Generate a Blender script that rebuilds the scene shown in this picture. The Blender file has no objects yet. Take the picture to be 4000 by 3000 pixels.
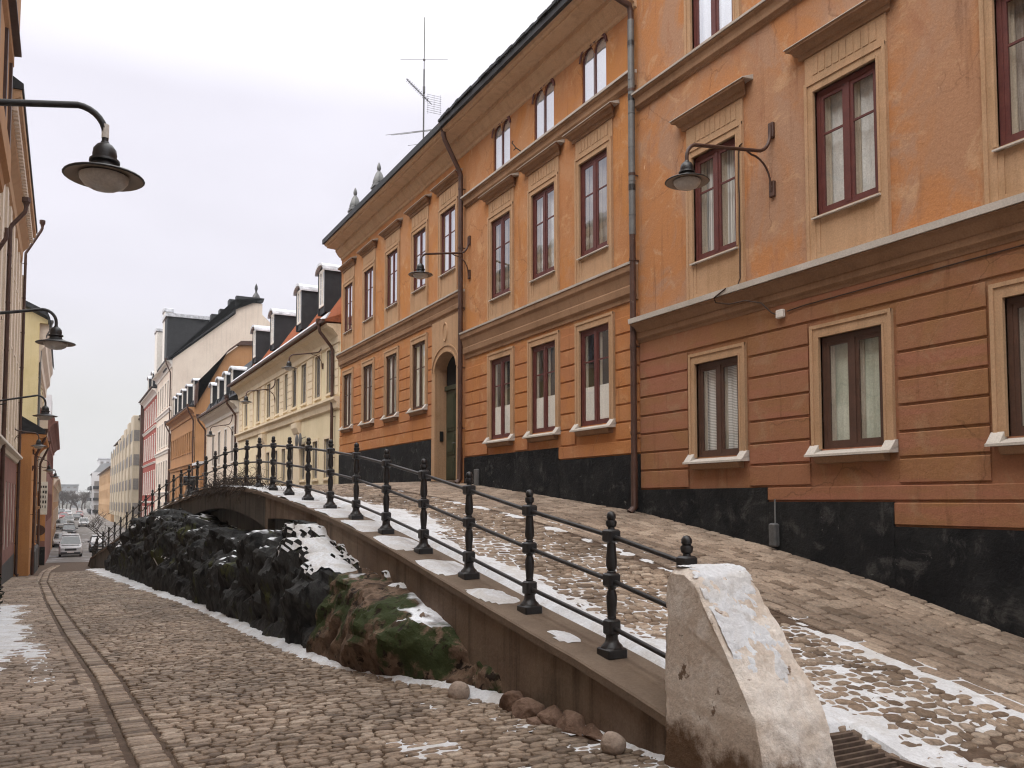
import bpy, bmesh, math, random
import numpy as np
from mathutils import Vector, noise as mnoise
random.seed(7); rng = np.random.default_rng(11)
scn = bpy.context.scene
COL = scn.collection
R = math.radians
# ------------------------------------------------------------------ helpers
class MB:
    """collects faces, builds ONE mesh object"""
    def __init__(s): s.v=[]; s.f=[]; s.m=[]; s.cur=0
    def add(s, vs, fs):
        n=len(s.v); s.v+= [tuple(p) for p in vs]
        for f in fs: s.f.append([i+n for i in f]); s.m.append(s.cur)
    def quad(s,a,b,c,d): s.add([a,b,c,d],[(0,1,2,3)])
    def poly(s,pts): s.add(pts,[tuple(range(len(pts)))])
    def box(s,x0,x1,y0,y1,z0,z1):
        s.add([(x0,y0,z0),(x1,y0,z0),(x1,y1,z0),(x0,y1,z0),(x0,y0,z1),(x1,y0,z1),(x1,y1,z1),(x0,y1,z1)],
              [(0,3,2,1),(4,5,6,7),(0,1,5,4),(1,2,6,5),(2,3,7,6),(3,0,4,7)])
    def cbox(s,x0,x1,y0,y1,z0,z1,c=.01):
        """box with chamfered vertical/top edges"""
        a=[(x0,y0),(x1,y0),(x1,y1),(x0,y1)]
        def ring(x0,x1,y0,y1,c): return [(x0+c,y0),(x1-c,y0),(x1,y0+c),(x1,y1-c),(x1-c,y1),(x0+c,y1),(x0,y1-c),(x0,y0+c)]
        r0=ring(x0,x1,y0,y1,c); r1=ring(x0+c,x1-c,y0+c,y1-c,c*.6)
        L=[[(p[0],p[1],z0+c) for p in r0],[(p[0],p[1],z1-c) for p in r0]]
        L=[[(p[0],p[1],z0) for p in r1]]+L+[[(p[0],p[1],z1) for p in r1]]
        s.loft(L,True,True)
    def loft(s,rings,cap0=True,cap1=True,closed=True):
        n=len(rings[0]); vs=[p for r in rings for p in r]; fs=[]
        for i in range(len(rings)-1):
            for j in range(n if closed else n-1):
                k=(j+1)%n; fs.append((i*n+j,i*n+k,(i+1)*n+k,(i+1)*n+j))
        if cap0: fs.append(tuple(range(n-1,-1,-1)))
        if cap1: fs.append(tuple((len(rings)-1)*n+j for j in range(n)))
        s.add(vs,fs)
    def tube(s,pts,r,seg=8,cap=True):
        pts=[Vector(p) for p in pts]; rings=[]
        n=len(pts); up=None
        for i,p in enumerate(pts):
            t=(pts[min(i+1,n-1)]-pts[max(i-1,0)])
            if t.length<1e-9: t=Vector((0,0,1))
            t.normalize()
            if up is None:
                up=Vector((0,0,1)) if abs(t.z)<.9 else Vector((1,0,0))
            a=t.cross(up)
            if a.length<1e-6: a=t.cross(Vector((1,0,0)))
            a.normalize(); b=a.cross(t).normalized(); up=b
            rr=r[i] if isinstance(r,(list,tuple)) else r
            rings.append([p+a*math.cos(2*math.pi*k/seg)*rr+b*math.sin(2*math.pi*k/seg)*rr for k in range(seg)])
        s.loft(rings,cap,cap)
    def lathe(s,prof,c,seg=12,cap=True,sq=False):
        rings=[]
        for r,z in prof:
            rings.append([(c[0]+r*math.cos(2*math.pi*(k+.5)/seg),c[1]+r*math.sin(2*math.pi*(k+.5)/seg),c[2]+z) for k in range(seg)])
        s.loft(rings,cap,cap)
    def build(s,name,mat,parent=None,smooth=None,kind=None):
        me=bpy.data.meshes.new(name)
        off=Vector((0,0,0))
        if parent is not None:
            q=parent
            while q is not None: off+=Vector(q.location); q=q.parent
        me.from_pydata([(p[0]-off.x,p[1]-off.y,p[2]-off.z) for p in s.v],[],s.f)
        mats=mat if isinstance(mat,(list,tuple)) else [mat]
        for m in mats: me.materials.append(m)
        if len(mats)>1: me.polygons.foreach_set('material_index',s.m)
        bm=bmesh.new(); bm.from_mesh(me); bmesh.ops.recalc_face_normals(bm,faces=bm.faces); bm.to_mesh(me); bm.free()
        if smooth:
            me.polygons.foreach_set('use_smooth',[True]*len(me.polygons))
            me.set_sharp_from_angle(angle=R(smooth))
        me.update()
        o=bpy.data.objects.new(name,me); COL.objects.link(o)
        if parent is not None: o.parent=parent
        if kind: o['kind']=kind
        return o
def tag(o,label,cat,group=None,kind=None):
    o['label']=label; o['category']=cat
    if group: o['group']=group
    if kind: o['kind']=kind
    return o
def thing(name,loc,label,cat,group=None):
    o=bpy.data.objects.new(name,None); o.location=loc; o.empty_display_size=.3
    COL.objects.link(o); return tag(o,label,cat,group)
def copytree(o,parent=None,dloc=None):
    c=o.copy(); COL.objects.link(c); c.parent=parent
    if dloc is not None: c.location=Vector(o.location)+Vector(dloc)
    for ch in list(o.children): copytree(ch,c)
    return c
# ------------------------------------------------------------------ materials
def mat(name,cols,rough=.8,scale=1.5,detail=6,bump=0,bscale=40,spec=.3,streak=0,spots=None,metal=0,stretch=(1,1,1),pos=None,snow=None):
    """noise-mottled material; cols = list of (pos,color); spots=(scale,thr,color); streak = dark vertical runs; snow=(normal z threshold, noise scale)"""
    m=bpy.data.materials.new(name); m.use_nodes=True; nt=m.node_tree; N=nt.nodes; L=nt.links
    b=N['Principled BSDF']; b.inputs['Roughness'].default_value=rough; b.inputs['Specular IOR Level'].default_value=spec; b.inputs['Metallic'].default_value=metal
    tc=N.new('ShaderNodeTexCoord'); geo=N.new('ShaderNodeNewGeometry')
    mp=N.new('ShaderNodeMapping'); mp.inputs['Scale'].default_value=stretch; L.new(geo.outputs['Position'],mp.inputs['Vector'])
    V=mp.outputs['Vector']
    def nz(sc,det=5,ro=.6,vec=None):
        n=N.new('ShaderNodeTexNoise'); n.inputs['Scale'].default_value=sc; n.inputs['Detail'].default_value=det; n.inputs['Roughness'].default_value=ro
        L.new(vec or V,n.inputs['Vector']); return n.outputs['Fac']
    def ramp(fac,pts,interp='LINEAR'):
        r=N.new('ShaderNodeValToRGB'); e=r.color_ramp.elements; r.color_ramp.interpolation=interp
        while len(e)<len(pts): e.new(.5)
        for i,(p,c) in enumerate(pts): e[i].position=p; e[i].color=(*c,1) if len(c)==3 else c
        L.new(fac,r.inputs['Fac']); return r.outputs['Color']
    def mix(f,a,c):
        x=N.new('ShaderNodeMix'); x.data_type='RGBA'
        if isinstance(f,(int,float)): x.inputs[0].default_value=f
        else: L.new(f,x.inputs[0])
        for k,val in ((6,a),(7,c)):
            if isinstance(val,tuple): x.inputs[k].default_value=(*val,1)
            else: L.new(val,x.inputs[k])
        return x.outputs[2]
    if len(cols)==1: cols=[(.3,tuple(.85*k for k in cols[0][1])),(.7,tuple(1.1*k for k in cols[0][1]))]
    col=ramp(nz(scale,detail),cols)
    if streak:
        m2=N.new('ShaderNodeMapping'); m2.inputs['Scale'].default_value=(5,5,.25); L.new(geo.outputs['Position'],m2.inputs['Vector'])
        f=ramp(nz(1.2,5,.65,m2.outputs['Vector']),[(.5,(0,0,0)),(.72,(1,1,1))])
        fm=N.new('ShaderNodeMath'); fm.operation='MULTIPLY'; L.new(f,fm.inputs[0]); fm.inputs[1].default_value=streak
        col=mix(fm.outputs[0],col,tuple(k*.35 for k in cols[0][1]))
    for sp in (spots or []):
        f=ramp(nz(sp[0],6,.65),[(sp[1],(0,0,0)),(sp[1]+.05,(1,1,1))])
        col=mix(f,col,sp[2])
    if snow:
        # snow settled on upward faces, broken by noise
        sx=N.new('ShaderNodeSeparateXYZ'); L.new(geo.outputs['Normal'],sx.inputs[0])
        a=N.new('ShaderNodeMath'); a.operation='ADD'; L.new(sx.outputs['Z'],a.inputs[0])
        b2=N.new('ShaderNodeMath'); b2.operation='MULTIPLY'; L.new(nz(snow[1],4,.55),b2.inputs[0]); b2.inputs[1].default_value=snow[2]
        L.new(b2.outputs[0],a.inputs[1])
        f=ramp(a.outputs[0],[(0,(0,0,0)),(1,(1,1,1))])
        s2=N.new('ShaderNodeMapRange'); s2.inputs['From Min'].default_value=snow[0]; s2.inputs['From Max'].default_value=snow[0]+.06; L.new(a.outputs[0],s2.inputs['Value'])
        col=mix(s2.outputs[0],col,(.8,.82,.86))
    gr=N.new('ShaderNodeMapRange'); gr.inputs['From Min'].default_value=.25; gr.inputs['From Max'].default_value=.75; gr.inputs['To Min'].default_value=.8; gr.inputs['To Max'].default_value=1.2; L.new(nz(45,4,.7,geo.outputs['Position']),gr.inputs['Value'])
    gs_=N.new('ShaderNodeVectorMath'); gs_.operation='SCALE'; L.new(col,gs_.inputs[0]); L.new(gr.outputs[0],gs_.inputs['Scale']); col=gs_.outputs[0]
    L.new(col,b.inputs['Base Color'])
    if bump:
        bn=N.new('ShaderNodeBump'); bn.inputs['Strength'].default_value=bump; bn.inputs['Distance'].default_value=.02
        L.new(nz(bscale,6,.6),bn.inputs['Height']); L.new(bn.outputs['Normal'],b.inputs['Normal'])
    return m
M={}
def plaster(name,a,b,c,light,dark,amt=1.,rough=.9,sc=1.,specks=(),zdirt=None,course=None,bump=.45,fleck=True):
    """lime plaster: three washes of colour clouding into each other, pale flecks, faint runs"""
    m=bpy.data.materials.new(name); m.use_nodes=True; nt=m.node_tree; N=nt.nodes; L=nt.links; bs=N['Principled BSDF']; bs.inputs['Roughness'].default_value=rough; bs.inputs['Specular IOR Level'].default_value=.12
    g=N.new('ShaderNodeNewGeometry')
    def nz(sc,det=8,ro=.6,st=(1,1,1),dist=.0):
        mp=N.new('ShaderNodeMapping'); mp.inputs['Scale'].default_value=st; mp.inputs['Location'].default_value=(sc*3,sc,7*sc); L.new(g.outputs['Position'],mp.inputs['Vector'])
        n=N.new('ShaderNodeTexNoise'); n.inputs['Scale'].default_value=sc; n.inputs['Detail'].default_value=det; n.inputs['Roughness'].default_value=ro; n.inputs['Distortion'].default_value=dist; L.new(mp.outputs['Vector'],n.inputs['Vector']); return n.outputs['Fac']
    def mask(f,lo,hi,k=1.):
        r=N.new('ShaderNodeMapRange'); r.interpolation_type='SMOOTHSTEP'; r.inputs['From Min'].default_value=lo; r.inputs['From Max'].default_value=hi; r.inputs['To Max'].default_value=k; L.new(f,r.inputs['Value']); return r.outputs[0]
    def mix(f,x,y):
        q=N.new('ShaderNodeMix'); q.data_type='RGBA'; L.new(f,q.inputs[0])
        for k,v in ((6,x),(7,y)):
            if isinstance(v,tuple): q.inputs[k].default_value=(*v,1)
            else: L.new(v,q.inputs[k])
        return q.outputs[2]
    c0=mix(mask(nz(.5*sc,10,.62,dist=.9),.42,.58),a,b); c0=mix(mask(nz(.8*sc,10,.65,(1,1,.8),1.),.47,.6,.9*amt),c0,c)
    if course: c0=mix(mask(nz(1.,4,.5,(.28,.28,3.1)),.49,.6,.62),c0,course)
    c0=mix(mask(nz(1.7*sc,11,.72,dist=.7),.53,.66,.75*amt),c0,light); c0=mix(mask(nz(2.6*sc,9,.68,(1,1,.45),.6),.53,.7,.65*amt),c0,dark)
    if bump<.6:
        c0=mix(mask(nz(5.5,6,.6,(1,1,.07),.1),.58,.74,.5),c0,tuple(.55*k for k in dark))
        mpv=N.new('ShaderNodeMapping'); L.new(g.outputs['Position'],mpv.inputs['Vector']); wn=N.new('ShaderNodeTexNoise'); wn.inputs['Scale'].default_value=3.; wn.inputs['Detail'].default_value=6; L.new(g.outputs['Position'],wn.inputs['Vector'])
        av=N.new('ShaderNodeVectorMath'); av.operation='MULTIPLY_ADD'; L.new(wn.outputs['Color'],av.inputs[0]); av.inputs[1].default_value=(.35,.35,.35); L.new(mpv.outputs['Vector'],av.inputs[2])
        vo=N.new('ShaderNodeTexVoronoi'); vo.feature='DISTANCE_TO_EDGE'; vo.inputs['Scale'].default_value=.75; L.new(av.outputs[0],vo.inputs['Vector'])
        cm=N.new('ShaderNodeMath'); cm.operation='MULTIPLY'; L.new(mask(vo.outputs['Distance'],.011,.002,.4),cm.inputs[0]); L.new(mask(nz(.6,3,.5),.5,.6),cm.inputs[1])
        c0=mix(cm.outputs[0],c0,tuple(.4*k for k in dark))
    if fleck: c0=mix(mask(nz(6.,8,.68,(1,1,.5)),.665,.72,.9*amt),c0,tuple(min(.8,1.3*k+.06) for k in light))
    for q in specks: c0=mix(mask(nz(q[0],7,.65),q[1],q[1]+.05),c0,q[2])
    if zdirt:
        z0,z1,dc=zdirt; sx=N.new('ShaderNodeSeparateXYZ'); L.new(g.outputs['Position'],sx.inputs[0]); ad=N.new('ShaderNodeMath'); ad.operation='MULTIPLY_ADD'; L.new(nz(2.4,9,.7),ad.inputs[0]); ad.inputs[1].default_value=1.5; L.new(sx.outputs['Z'],ad.inputs[2])
        c0=mix(mask(ad.outputs[0],z1+.75,z0+.75),c0,dc)
    gr=N.new('ShaderNodeMapRange'); gr.inputs['From Min'].default_value=.25; gr.inputs['From Max'].default_value=.75; gr.inputs['To Min'].default_value=.82; gr.inputs['To Max'].default_value=1.18; L.new(nz(38,5,.75),gr.inputs['Value'])
    vs_=N.new('ShaderNodeVectorMath'); vs_.operation='SCALE'; L.new(c0,vs_.inputs[0]); L.new(gr.outputs[0],vs_.inputs['Scale']); c0=vs_.outputs[0]
    L.new(c0,bs.inputs['Base Color'])
    bn=N.new('ShaderNodeBump'); bn.inputs['Strength'].default_value=bump; bn.inputs['Distance'].default_value=.03; L.new(nz(12,10,.7),bn.inputs['Height']); L.new(bn.outputs['Normal'],bs.inputs['Normal'])
    return m
M['wall_red']=plaster('aged_red_ochre_plaster',(.42,.19,.08),(.37,.2,.115),(.36,.215,.14),(.48,.3,.175),(.32,.15,.085))
M['wall_base']=plaster('brown_red_base_plaster',(.275,.138,.065),(.285,.132,.072),(.29,.14,.08),(.32,.19,.11),(.22,.105,.055),.8,course=(.315,.132,.085),fleck=False)
M['wall_ora']=plaster('aged_orange_plaster',(.44,.195,.07),(.41,.19,.085),(.43,.225,.115),(.52,.31,.16),(.34,.15,.066))
M['wall_ora_base']=plaster('orange_base_plaster',(.42,.18,.068),(.385,.168,.078),(.42,.2,.09),(.5,.285,.14),(.325,.138,.06),.75)
M['trim']=mat('sand_trim_plaster',[(.3,(.36,.22,.12)),(.5,(.43,.27,.16)),(.7,(.38,.25,.15))],rough=.9,scale=1.3,detail=7,bump=.2,bscale=30,spec=.15,streak=.3)
M['trim_dk']=mat('brown_moulding_plaster',[(.3,(.24,.14,.08)),(.7,(.33,.2,.12))],rough=.9,scale=1.2,detail=6,bump=.15,spec=.15,streak=.25)
M['trim_lt']=mat('sand_cornice_plaster',[(.3,(.5,.33,.2)),(.5,(.57,.39,.25)),(.7,(.52,.36,.23))],rough=.9,scale=1.1,detail=8,bump=.15,spec=.15,streak=.25)  # trim colour lightened to stand for bounce light on the cornice underside
M['flash']=mat('painted_metal_flashing',[(.3,(.42,.38,.33)),(.7,(.55,.5,.45))],rough=.55,scale=2,spec=.4)
M['plinth']=plaster('black_roughcast',(.012,.012,.013),(.02,.02,.02),(.010,.010,.011),(.06,.058,.055),(.008,.008,.008),1.2,rough=.8,sc=1.7,specks=((8,.665,(.12,.117,.11)),),bump=1.,fleck=False)
M['wframe']=mat('oxblood_window_paint',[(.3,(.085,.022,.02)),(.7,(.12,.035,.028))],rough=.5,scale=6,spec=.4)
M['wframe_br']=mat('brown_window_paint',[(.3,(.06,.03,.02)),(.7,(.09,.045,.03))],rough=.5,scale=6,spec=.4)
M['wframe_gr']=mat('grey_window_paint',[(.3,(.15,.14,.13)),(.7,(.22,.2,.19))],rough=.5,scale=6,spec=.4)
M['white']=mat('off_white_paint',[(.3,(.62,.58,.52)),(.7,(.74,.7,.65))],rough=.6,scale=5)
M['iron']=mat('black_painted_iron',[(.3,(.010,.010,.011)),(.7,(.022,.02,.02))],rough=.38,scale=14,bump=.15,bscale=90,spec=.5,spots=[(9,.74,(.05,.022,.012))])
M['pipe']=mat('brown_rusty_pipe',[(.3,(.05,.022,.014)),(.7,(.085,.04,.027))],rough=.5,scale=5,spec=.4,spots=[(16,.66,(.2,.16,.13))],bump=.2,bscale=60)
M['pipe_gr']=mat('grey_zinc_pipe',[(.3,(.11,.11,.11)),(.7,(.17,.17,.165))],rough=.5,scale=4,spec=.4,metal=.2)
M['roof']=mat('dark_roof_sheet',[(.3,(.014,.015,.017)),(.7,(.03,.031,.034))],rough=.6,scale=3,bump=.2,bscale=15)
M['tile']=mat('red_clay_tiles',[(.25,(.13,.035,.018)),(.5,(.3,.095,.04)),(.75,(.17,.05,.026))],rough=.8,scale=6,detail=6,spots=[(14,.66,(.06,.03,.025))])
M['concrete']=mat('stained_concrete',[(.28,(.095,.07,.05)),(.45,(.19,.14,.1)),(.6,(.15,.105,.075)),(.72,(.22,.165,.125))],rough=.85,scale=.9,detail=8,bump=.35,bscale=18,spec=.2,streak=.75)
M['coping']=mat('worn_coping_concrete',[(.3,(.13,.095,.07)),(.7,(.2,.15,.11))],rough=.85,scale=2.2,detail=8,bump=.3,bscale=25,spec=.2)
M['recess']=mat('damp_dark_concrete',[(.3,(.05,.05,.05)),(.5,(.1,.097,.09)),(.7,(.06,.058,.055))],rough=.8,scale=1.1,detail=7,bump=.3,bscale=12,streak=.8)  # darker grey than the wall face, with dark vertical runs
M['pillar']=plaster('limewashed_block',(.71,.64,.57),(.6,.51,.43),(.75,.69,.63),(.79,.74,.68),(.44,.34,.26),1.1,sc=2.2,specks=((5.5,.63,(.2,.14,.1)),(16,.66,(.07,.05,.035))),zdirt=(-.08,.22,(.15,.095,.06)),bump=.9)
M['rock']=mat('dark_wet_rock',[(.28,(.006,.006,.007)),(.43,(.013,.013,.013)),(.52,(.045,.045,.044)),(.6,(.02,.02,.02)),(.72,(.06,.06,.058))],rough=.8,scale=3.4,detail=14,bump=1.,bscale=13,spec=.2,spots=[(1.3,.58,(.055,.058,.022)),(3.4,.62,(.04,.043,.018)),(5,.6,(.007,.007,.007)),(15,.69,(.26,.26,.27))],stretch=(1,1,.45),snow=(1.47,.8,.9))
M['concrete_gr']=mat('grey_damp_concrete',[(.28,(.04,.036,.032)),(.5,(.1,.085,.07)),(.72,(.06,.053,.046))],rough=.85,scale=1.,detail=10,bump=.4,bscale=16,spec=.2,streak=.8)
M['rock_br']=mat('brown_mossy_rock',[(.28,(.025,.016,.010)),(.43,(.08,.05,.032)),(.55,(.17,.115,.08)),(.72,(.05,.032,.021))],rough=.85,scale=4.2,detail=12,bump=1.,bscale=10,spec=.2,spots=[(1.7,.52,(.032,.042,.014)),(5,.6,(.045,.055,.022)),(6.5,.57,(.018,.011,.007)),(11,.66,(.26,.2,.15))],snow=(1.47,.9,.9))  # the near-black spots paint crevice shade into the rock colour
M['rock_red']=mat('reddish_rock',[(.28,(.06,.034,.022)),(.45,(.13,.08,.055)),(.6,(.2,.13,.095)),(.75,(.09,.055,.038))],rough=.85,scale=4,detail=12,bump=1.,bscale=14,spec=.2,spots=[(9,.66,(.28,.21,.16))],snow=(1.6,2.,.9))
M['snow']=plaster('old_snow',(.70,.715,.74),(.64,.645,.66),(.57,.55,.53),(.76,.77,.79),(.42,.38,.345),.85,rough=.7,sc=2.4,specks=((24,.67,(.27,.22,.18)),(9,.7,(.33,.28,.24))),bump=.8,fleck=False)
M['dirt']=mat('wet_gritty_joints',[(.3,(.05,.03,.019)),(.5,(.095,.062,.042)),(.7,(.14,.098,.07))],rough=.75,scale=7,detail=9,bump=.6,bscale=55,spec=.25,spots=[(30,.66,(.2,.16,.12))])
M['asph']=mat('snowy_far_street',[(.3,(.1,.085,.075)),(.6,(.2,.185,.175))],rough=.8,scale=.35,detail=8,spots=[(.5,.56,(.36,.36,.37))])
M['cable']=mat('brown_cable',[(.5,(.05,.025,.015))],rough=.6)
M['grey']=mat('grey_painted_metal',[(.3,(.07,.07,.07)),(.7,(.12,.12,.12))],rough=.5,scale=9,spots=[(12,.7,(.35,.34,.33))])
M['grate']=mat('rusty_grate',[(.3,(.06,.04,.03)),(.7,(.14,.1,.075))],rough=.6,scale=12)
M['dark']=mat('dark_room',[(.5,(.012,.011,.010))],rough=.9)  # near-black paints the darkness of unlit rooms into the surface
M['inner']=mat('cream_inner_lining',[(.5,(.52,.46,.38))],rough=.6)
def stonemat(name,lo,mid,hi):
    m=bpy.data.materials.new(name); m.use_nodes=True; nt=m.node_tree; N=nt.nodes; L=nt.links; b=N['Principled BSDF']
    a=N.new('ShaderNodeAttribute'); a.attribute_name='tint'
    r=N.new('ShaderNodeValToRGB'); e=r.color_ramp.elements; e.new(.5)
    for i,(p,c) in enumerate(((0,lo),(.5,mid),(1,hi))): e[i].position=p; e[i].color=(*c,1)
    L.new(a.outputs['Fac'],r.inputs['Fac'])
    g=N.new('ShaderNodeNewGeometry'); n=N.new('ShaderNodeTexNoise'); n.inputs['Scale'].default_value=28; n.inputs['Detail'].default_value=7; n.inputs['Roughness'].default_value=.7; L.new(g.outputs['Position'],n.inputs['Vector'])
    n2=N.new('ShaderNodeTexNoise'); n2.inputs['Scale'].default_value=.7; n2.inputs['Detail'].default_value=5; L.new(g.outputs['Position'],n2.inputs['Vector'])
    mr=N.new('ShaderNodeMapRange'); mr.inputs['From Min'].default_value=.3; mr.inputs['From Max'].default_value=.7; mr.inputs['To Min'].default_value=.5; mr.inputs['To Max'].default_value=1.45; L.new(n.outputs['Fac'],mr.inputs['Value'])
    mr2=N.new('ShaderNodeMapRange'); mr2.inputs['From Min'].default_value=.35; mr2.inputs['From Max'].default_value=.65; mr2.inputs['To Min'].default_value=.72; mr2.inputs['To Max'].default_value=1.18; L.new(n2.outputs['Fac'],mr2.inputs['Value'])
    mm=N.new('ShaderNodeMath'); mm.operation='MULTIPLY'; L.new(mr.outputs[0],mm.inputs[0]); L.new(mr2.outputs[0],mm.inputs[1])
    vm=N.new('ShaderNodeVectorMath'); vm.operation='SCALE'; L.new(r.outputs['Color'],vm.inputs[0]); L.new(mm.outputs[0],vm.inputs['Scale'])
    L.new(vm.outputs[0],b.inputs['Base Color']); b.inputs['Roughness'].default_value=.62; b.inputs['Specular IOR Level'].default_value=.35
    bn=N.new('ShaderNodeBump'); bn.inputs['Strength'].default_value=.8; bn.inputs['Distance'].default_value=.012; L.new(n.outputs['Fac'],bn.inputs['Height']); L.new(bn.outputs['Normal'],b.inputs['Normal'])
    return m
M['cobble']=stonemat('worn_fieldstone',(.125,.085,.057),(.25,.182,.128),(.38,.3,.23))
M['sett']=stonemat('granite_setts',(.18,.13,.092),(.28,.21,.156),(.36,.28,.212))
def glassmat(name='old_window_glass',ior=.1):
    m=bpy.data.materials.new(name); m.use_nodes=True; nt=m.node_tree; N=nt.nodes; L=nt.links
    N.remove(N['Principled BSDF']); out=N['Material Output']
    t=N.new('ShaderNodeBsdfTransparent'); t.inputs['Color'].default_value=(.95,.96,.95,1)
    g=N.new('ShaderNodeBsdfGlossy'); g.inputs['Roughness'].default_value=.02; g.inputs['Color'].default_value=(.95,.96,1,1)
    gi=N.new('ShaderNodeNewGeometry'); dt=N.new('ShaderNodeVectorMath'); dt.operation='DOT_PRODUCT'; L.new(gi.outputs['Incoming'],dt.inputs[0]); L.new(gi.outputs['Normal'],dt.inputs[1])
    def mth(op,a,b=None):
        q=N.new('ShaderNodeMath'); q.operation=op
        for k,v in ((0,a),(1,b)):
            if v is None: continue
            if isinstance(v,(int,float)): q.inputs[k].default_value=v
            else: L.new(v,q.inputs[k])
        return q.outputs[0]
    f=mth('ADD',mth('MULTIPLY',mth('POWER',mth('SUBTRACT',1.,mth('ABSOLUTE',dt.outputs['Value'])),4.5),1-ior),ior)   # Schlick reflectance, F0 = ior argument
    ge=N.new('ShaderNodeNewGeometry'); n=N.new('ShaderNodeTexNoise'); n.inputs['Scale'].default_value=1.6; L.new(ge.outputs['Position'],n.inputs['Vector'])
    bn=N.new('ShaderNodeBump'); bn.inputs['Strength'].default_value=.05; bn.inputs['Distance'].default_value=.05; L.new(n.outputs['Fac'],bn.inputs['Height'])
    L.new(bn.outputs['Normal'],g.inputs['Normal'])
    x=N.new('ShaderNodeMixShader'); L.new(f,x.inputs[0]); L.new(t.outputs[0],x.inputs[1]); L.new(g.outputs[0],x.inputs[2]); L.new(x.outputs[0],out.inputs['Surface'])
    return m
M['glass']=glassmat(); M['glass_mid']=glassmat('wavy_window_glass',.22); M['glass_far']=glassmat('double_window_glass',.5)
def stripes(name,c0,c1,scale,axis):
    m=bpy.data.materials.new(name); m.use_nodes=True; nt=m.node_tree; N=nt.nodes; L=nt.links; b=N['Principled BSDF']; b.inputs['Roughness'].default_value=.7
    g=N.new('ShaderNodeNewGeometry'); w=N.new('ShaderNodeTexWave'); w.bands_direction=axis; w.inputs['Scale'].default_value=scale; w.inputs['Distortion'].default_value=.05
    L.new(g.outputs['Position'],w.inputs['Vector']); r=N.new('ShaderNodeValToRGB'); r.color_ramp.elements[0].color=(*c0,1); r.color_ramp.elements[1].color=(*c1,1); r.color_ramp.elements[0].position=.25; r.color_ramp.elements[1].position=.6
    L.new(w.outputs['Fac'],r.inputs['Fac']); L.new(r.outputs['Color'],b.inputs['Base Color']); return m
M['c_lace']=mat('grey_lace_curtain',[(.3,(.62,.63,.63)),(.7,(.78,.78,.77))],rough=.9,scale=5,detail=9)
M['c_white']=mat('white_curtain',[(.3,(.7,.66,.61)),(.7,(.8,.77,.72))],rough=.9,scale=4,stretch=(1,4,.3))
M['c_sheer']=mat('taupe_curtain',[(.3,(.16,.135,.12)),(.55,(.4,.36,.33)),(.7,(.22,.19,.17))],rough=.9,scale=3,stretch=(1,5,.4))
M['c_green']=mat('frosted_green_film',[(.35,(.46,.5,.4)),(.65,(.7,.72,.62))],rough=.5,scale=1.6,detail=5)
M['c_blind']=stripes('white_slat_blind',(.35,.34,.33),(.85,.84,.82),12.5,'Z')
M['c_pleat']=stripes('pleated_blind',(.4,.4,.4),(.78,.78,.77),6.2,'Y')
M['sky_film']=mat('white_blind_film',[(.3,(.74,.77,.8)),(.7,(.84,.86,.88))],rough=.4,scale=2)  # pale sheet behind glass, reflected sky put into its colour
# ------------------------------------------------------------------ terrain profiles (metres; x across the street, y along it)
RT=np.array([(-40,1.0),(-10,.3),(0,0),(20,-.8),(60,-2.4),(80,-3.1),(100,-3.3),(130,-3.0),(200,-2.7),(300,-2.2),(460,-1.6),(900,-1.6)])
HT=np.array([(-40,.9),(-10,.25),(0,-.02),(2.5,-.1),(3.6,-.1),(4.2,.08),(4.6,.18),(5.65,.36),(7,.55),(8.35,.76),(9.66,.96),(11.02,1.15),(12.37,1.32),(13.77,1.46),(15.22,1.59),(16.68,1.7),(18.14,1.81),(20,1.9),(22.9,1.95),(25,1.9),(28.3,1.72),(31,1.55),(36,1.05),(40,.45),(44,-.28),(46,-.65),(50,-1.4),(55,-2.15),(58,-2.35),(60,-2.4),(80,-3.1),(100,-3.3),(130,-3.0),(900,-1.6)])
GT=np.array([(-40,.7),(-10,.1),(0,-.3),(3.5,-.22),(4.5,-.07),(5.43,.12),(7.34,.59),(9.09,.92),(12.1,1.37),(14.9,1.63),(19.3,2.0),(21.6,2.1),(26,2.12),(31,1.85),(36,1.35),(40,.75),(46,-.4),(52,-1.5),(58,-2.3),(60,-2.4),(80,-3.1),(100,-3.3),(130,-3.0),(900,-1.6)])
KT=np.array([(-40,.7),(0,.62),(6.6,.5),(10.75,.38),(16.3,.07),(25,-.32),(36,-.7),(46,-.72),(50,-.65),(60,-.2),(70,-.1),(900,-.1)])
def rz(y): return np.interp(y,RT[:,0],RT[:,1])
def hz(y): return np.interp(y,HT[:,0],HT[:,1])
def gz(y): return np.interp(y,GT[:,0],GT[:,1])
def kx(y): return np.interp(y,KT[:,0],KT[:,1])
def wx(y):   # centre line of the railing / wall
    y=np.asarray(y,float); return np.where(y>20,3.9-.0025*np.minimum(y-20,30)**2,3.9)
def road_z(x,y): return rz(y)+.03*np.clip((np.asarray(x)-kx(y)),0,1.5)*.6
def ramp_z(x,y):
    t=np.clip((np.asarray(x)-(wx(y)+.25))/(9-(wx(y)+.25)),0,1)
    return (hz(y)-.02)*(1-t)+gz(y)*t
def fbm(x,y,s,seed=0.): return mnoise.fractal(Vector((x*s+seed,y*s-seed,seed*.7)),.9,2.0,4)
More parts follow.
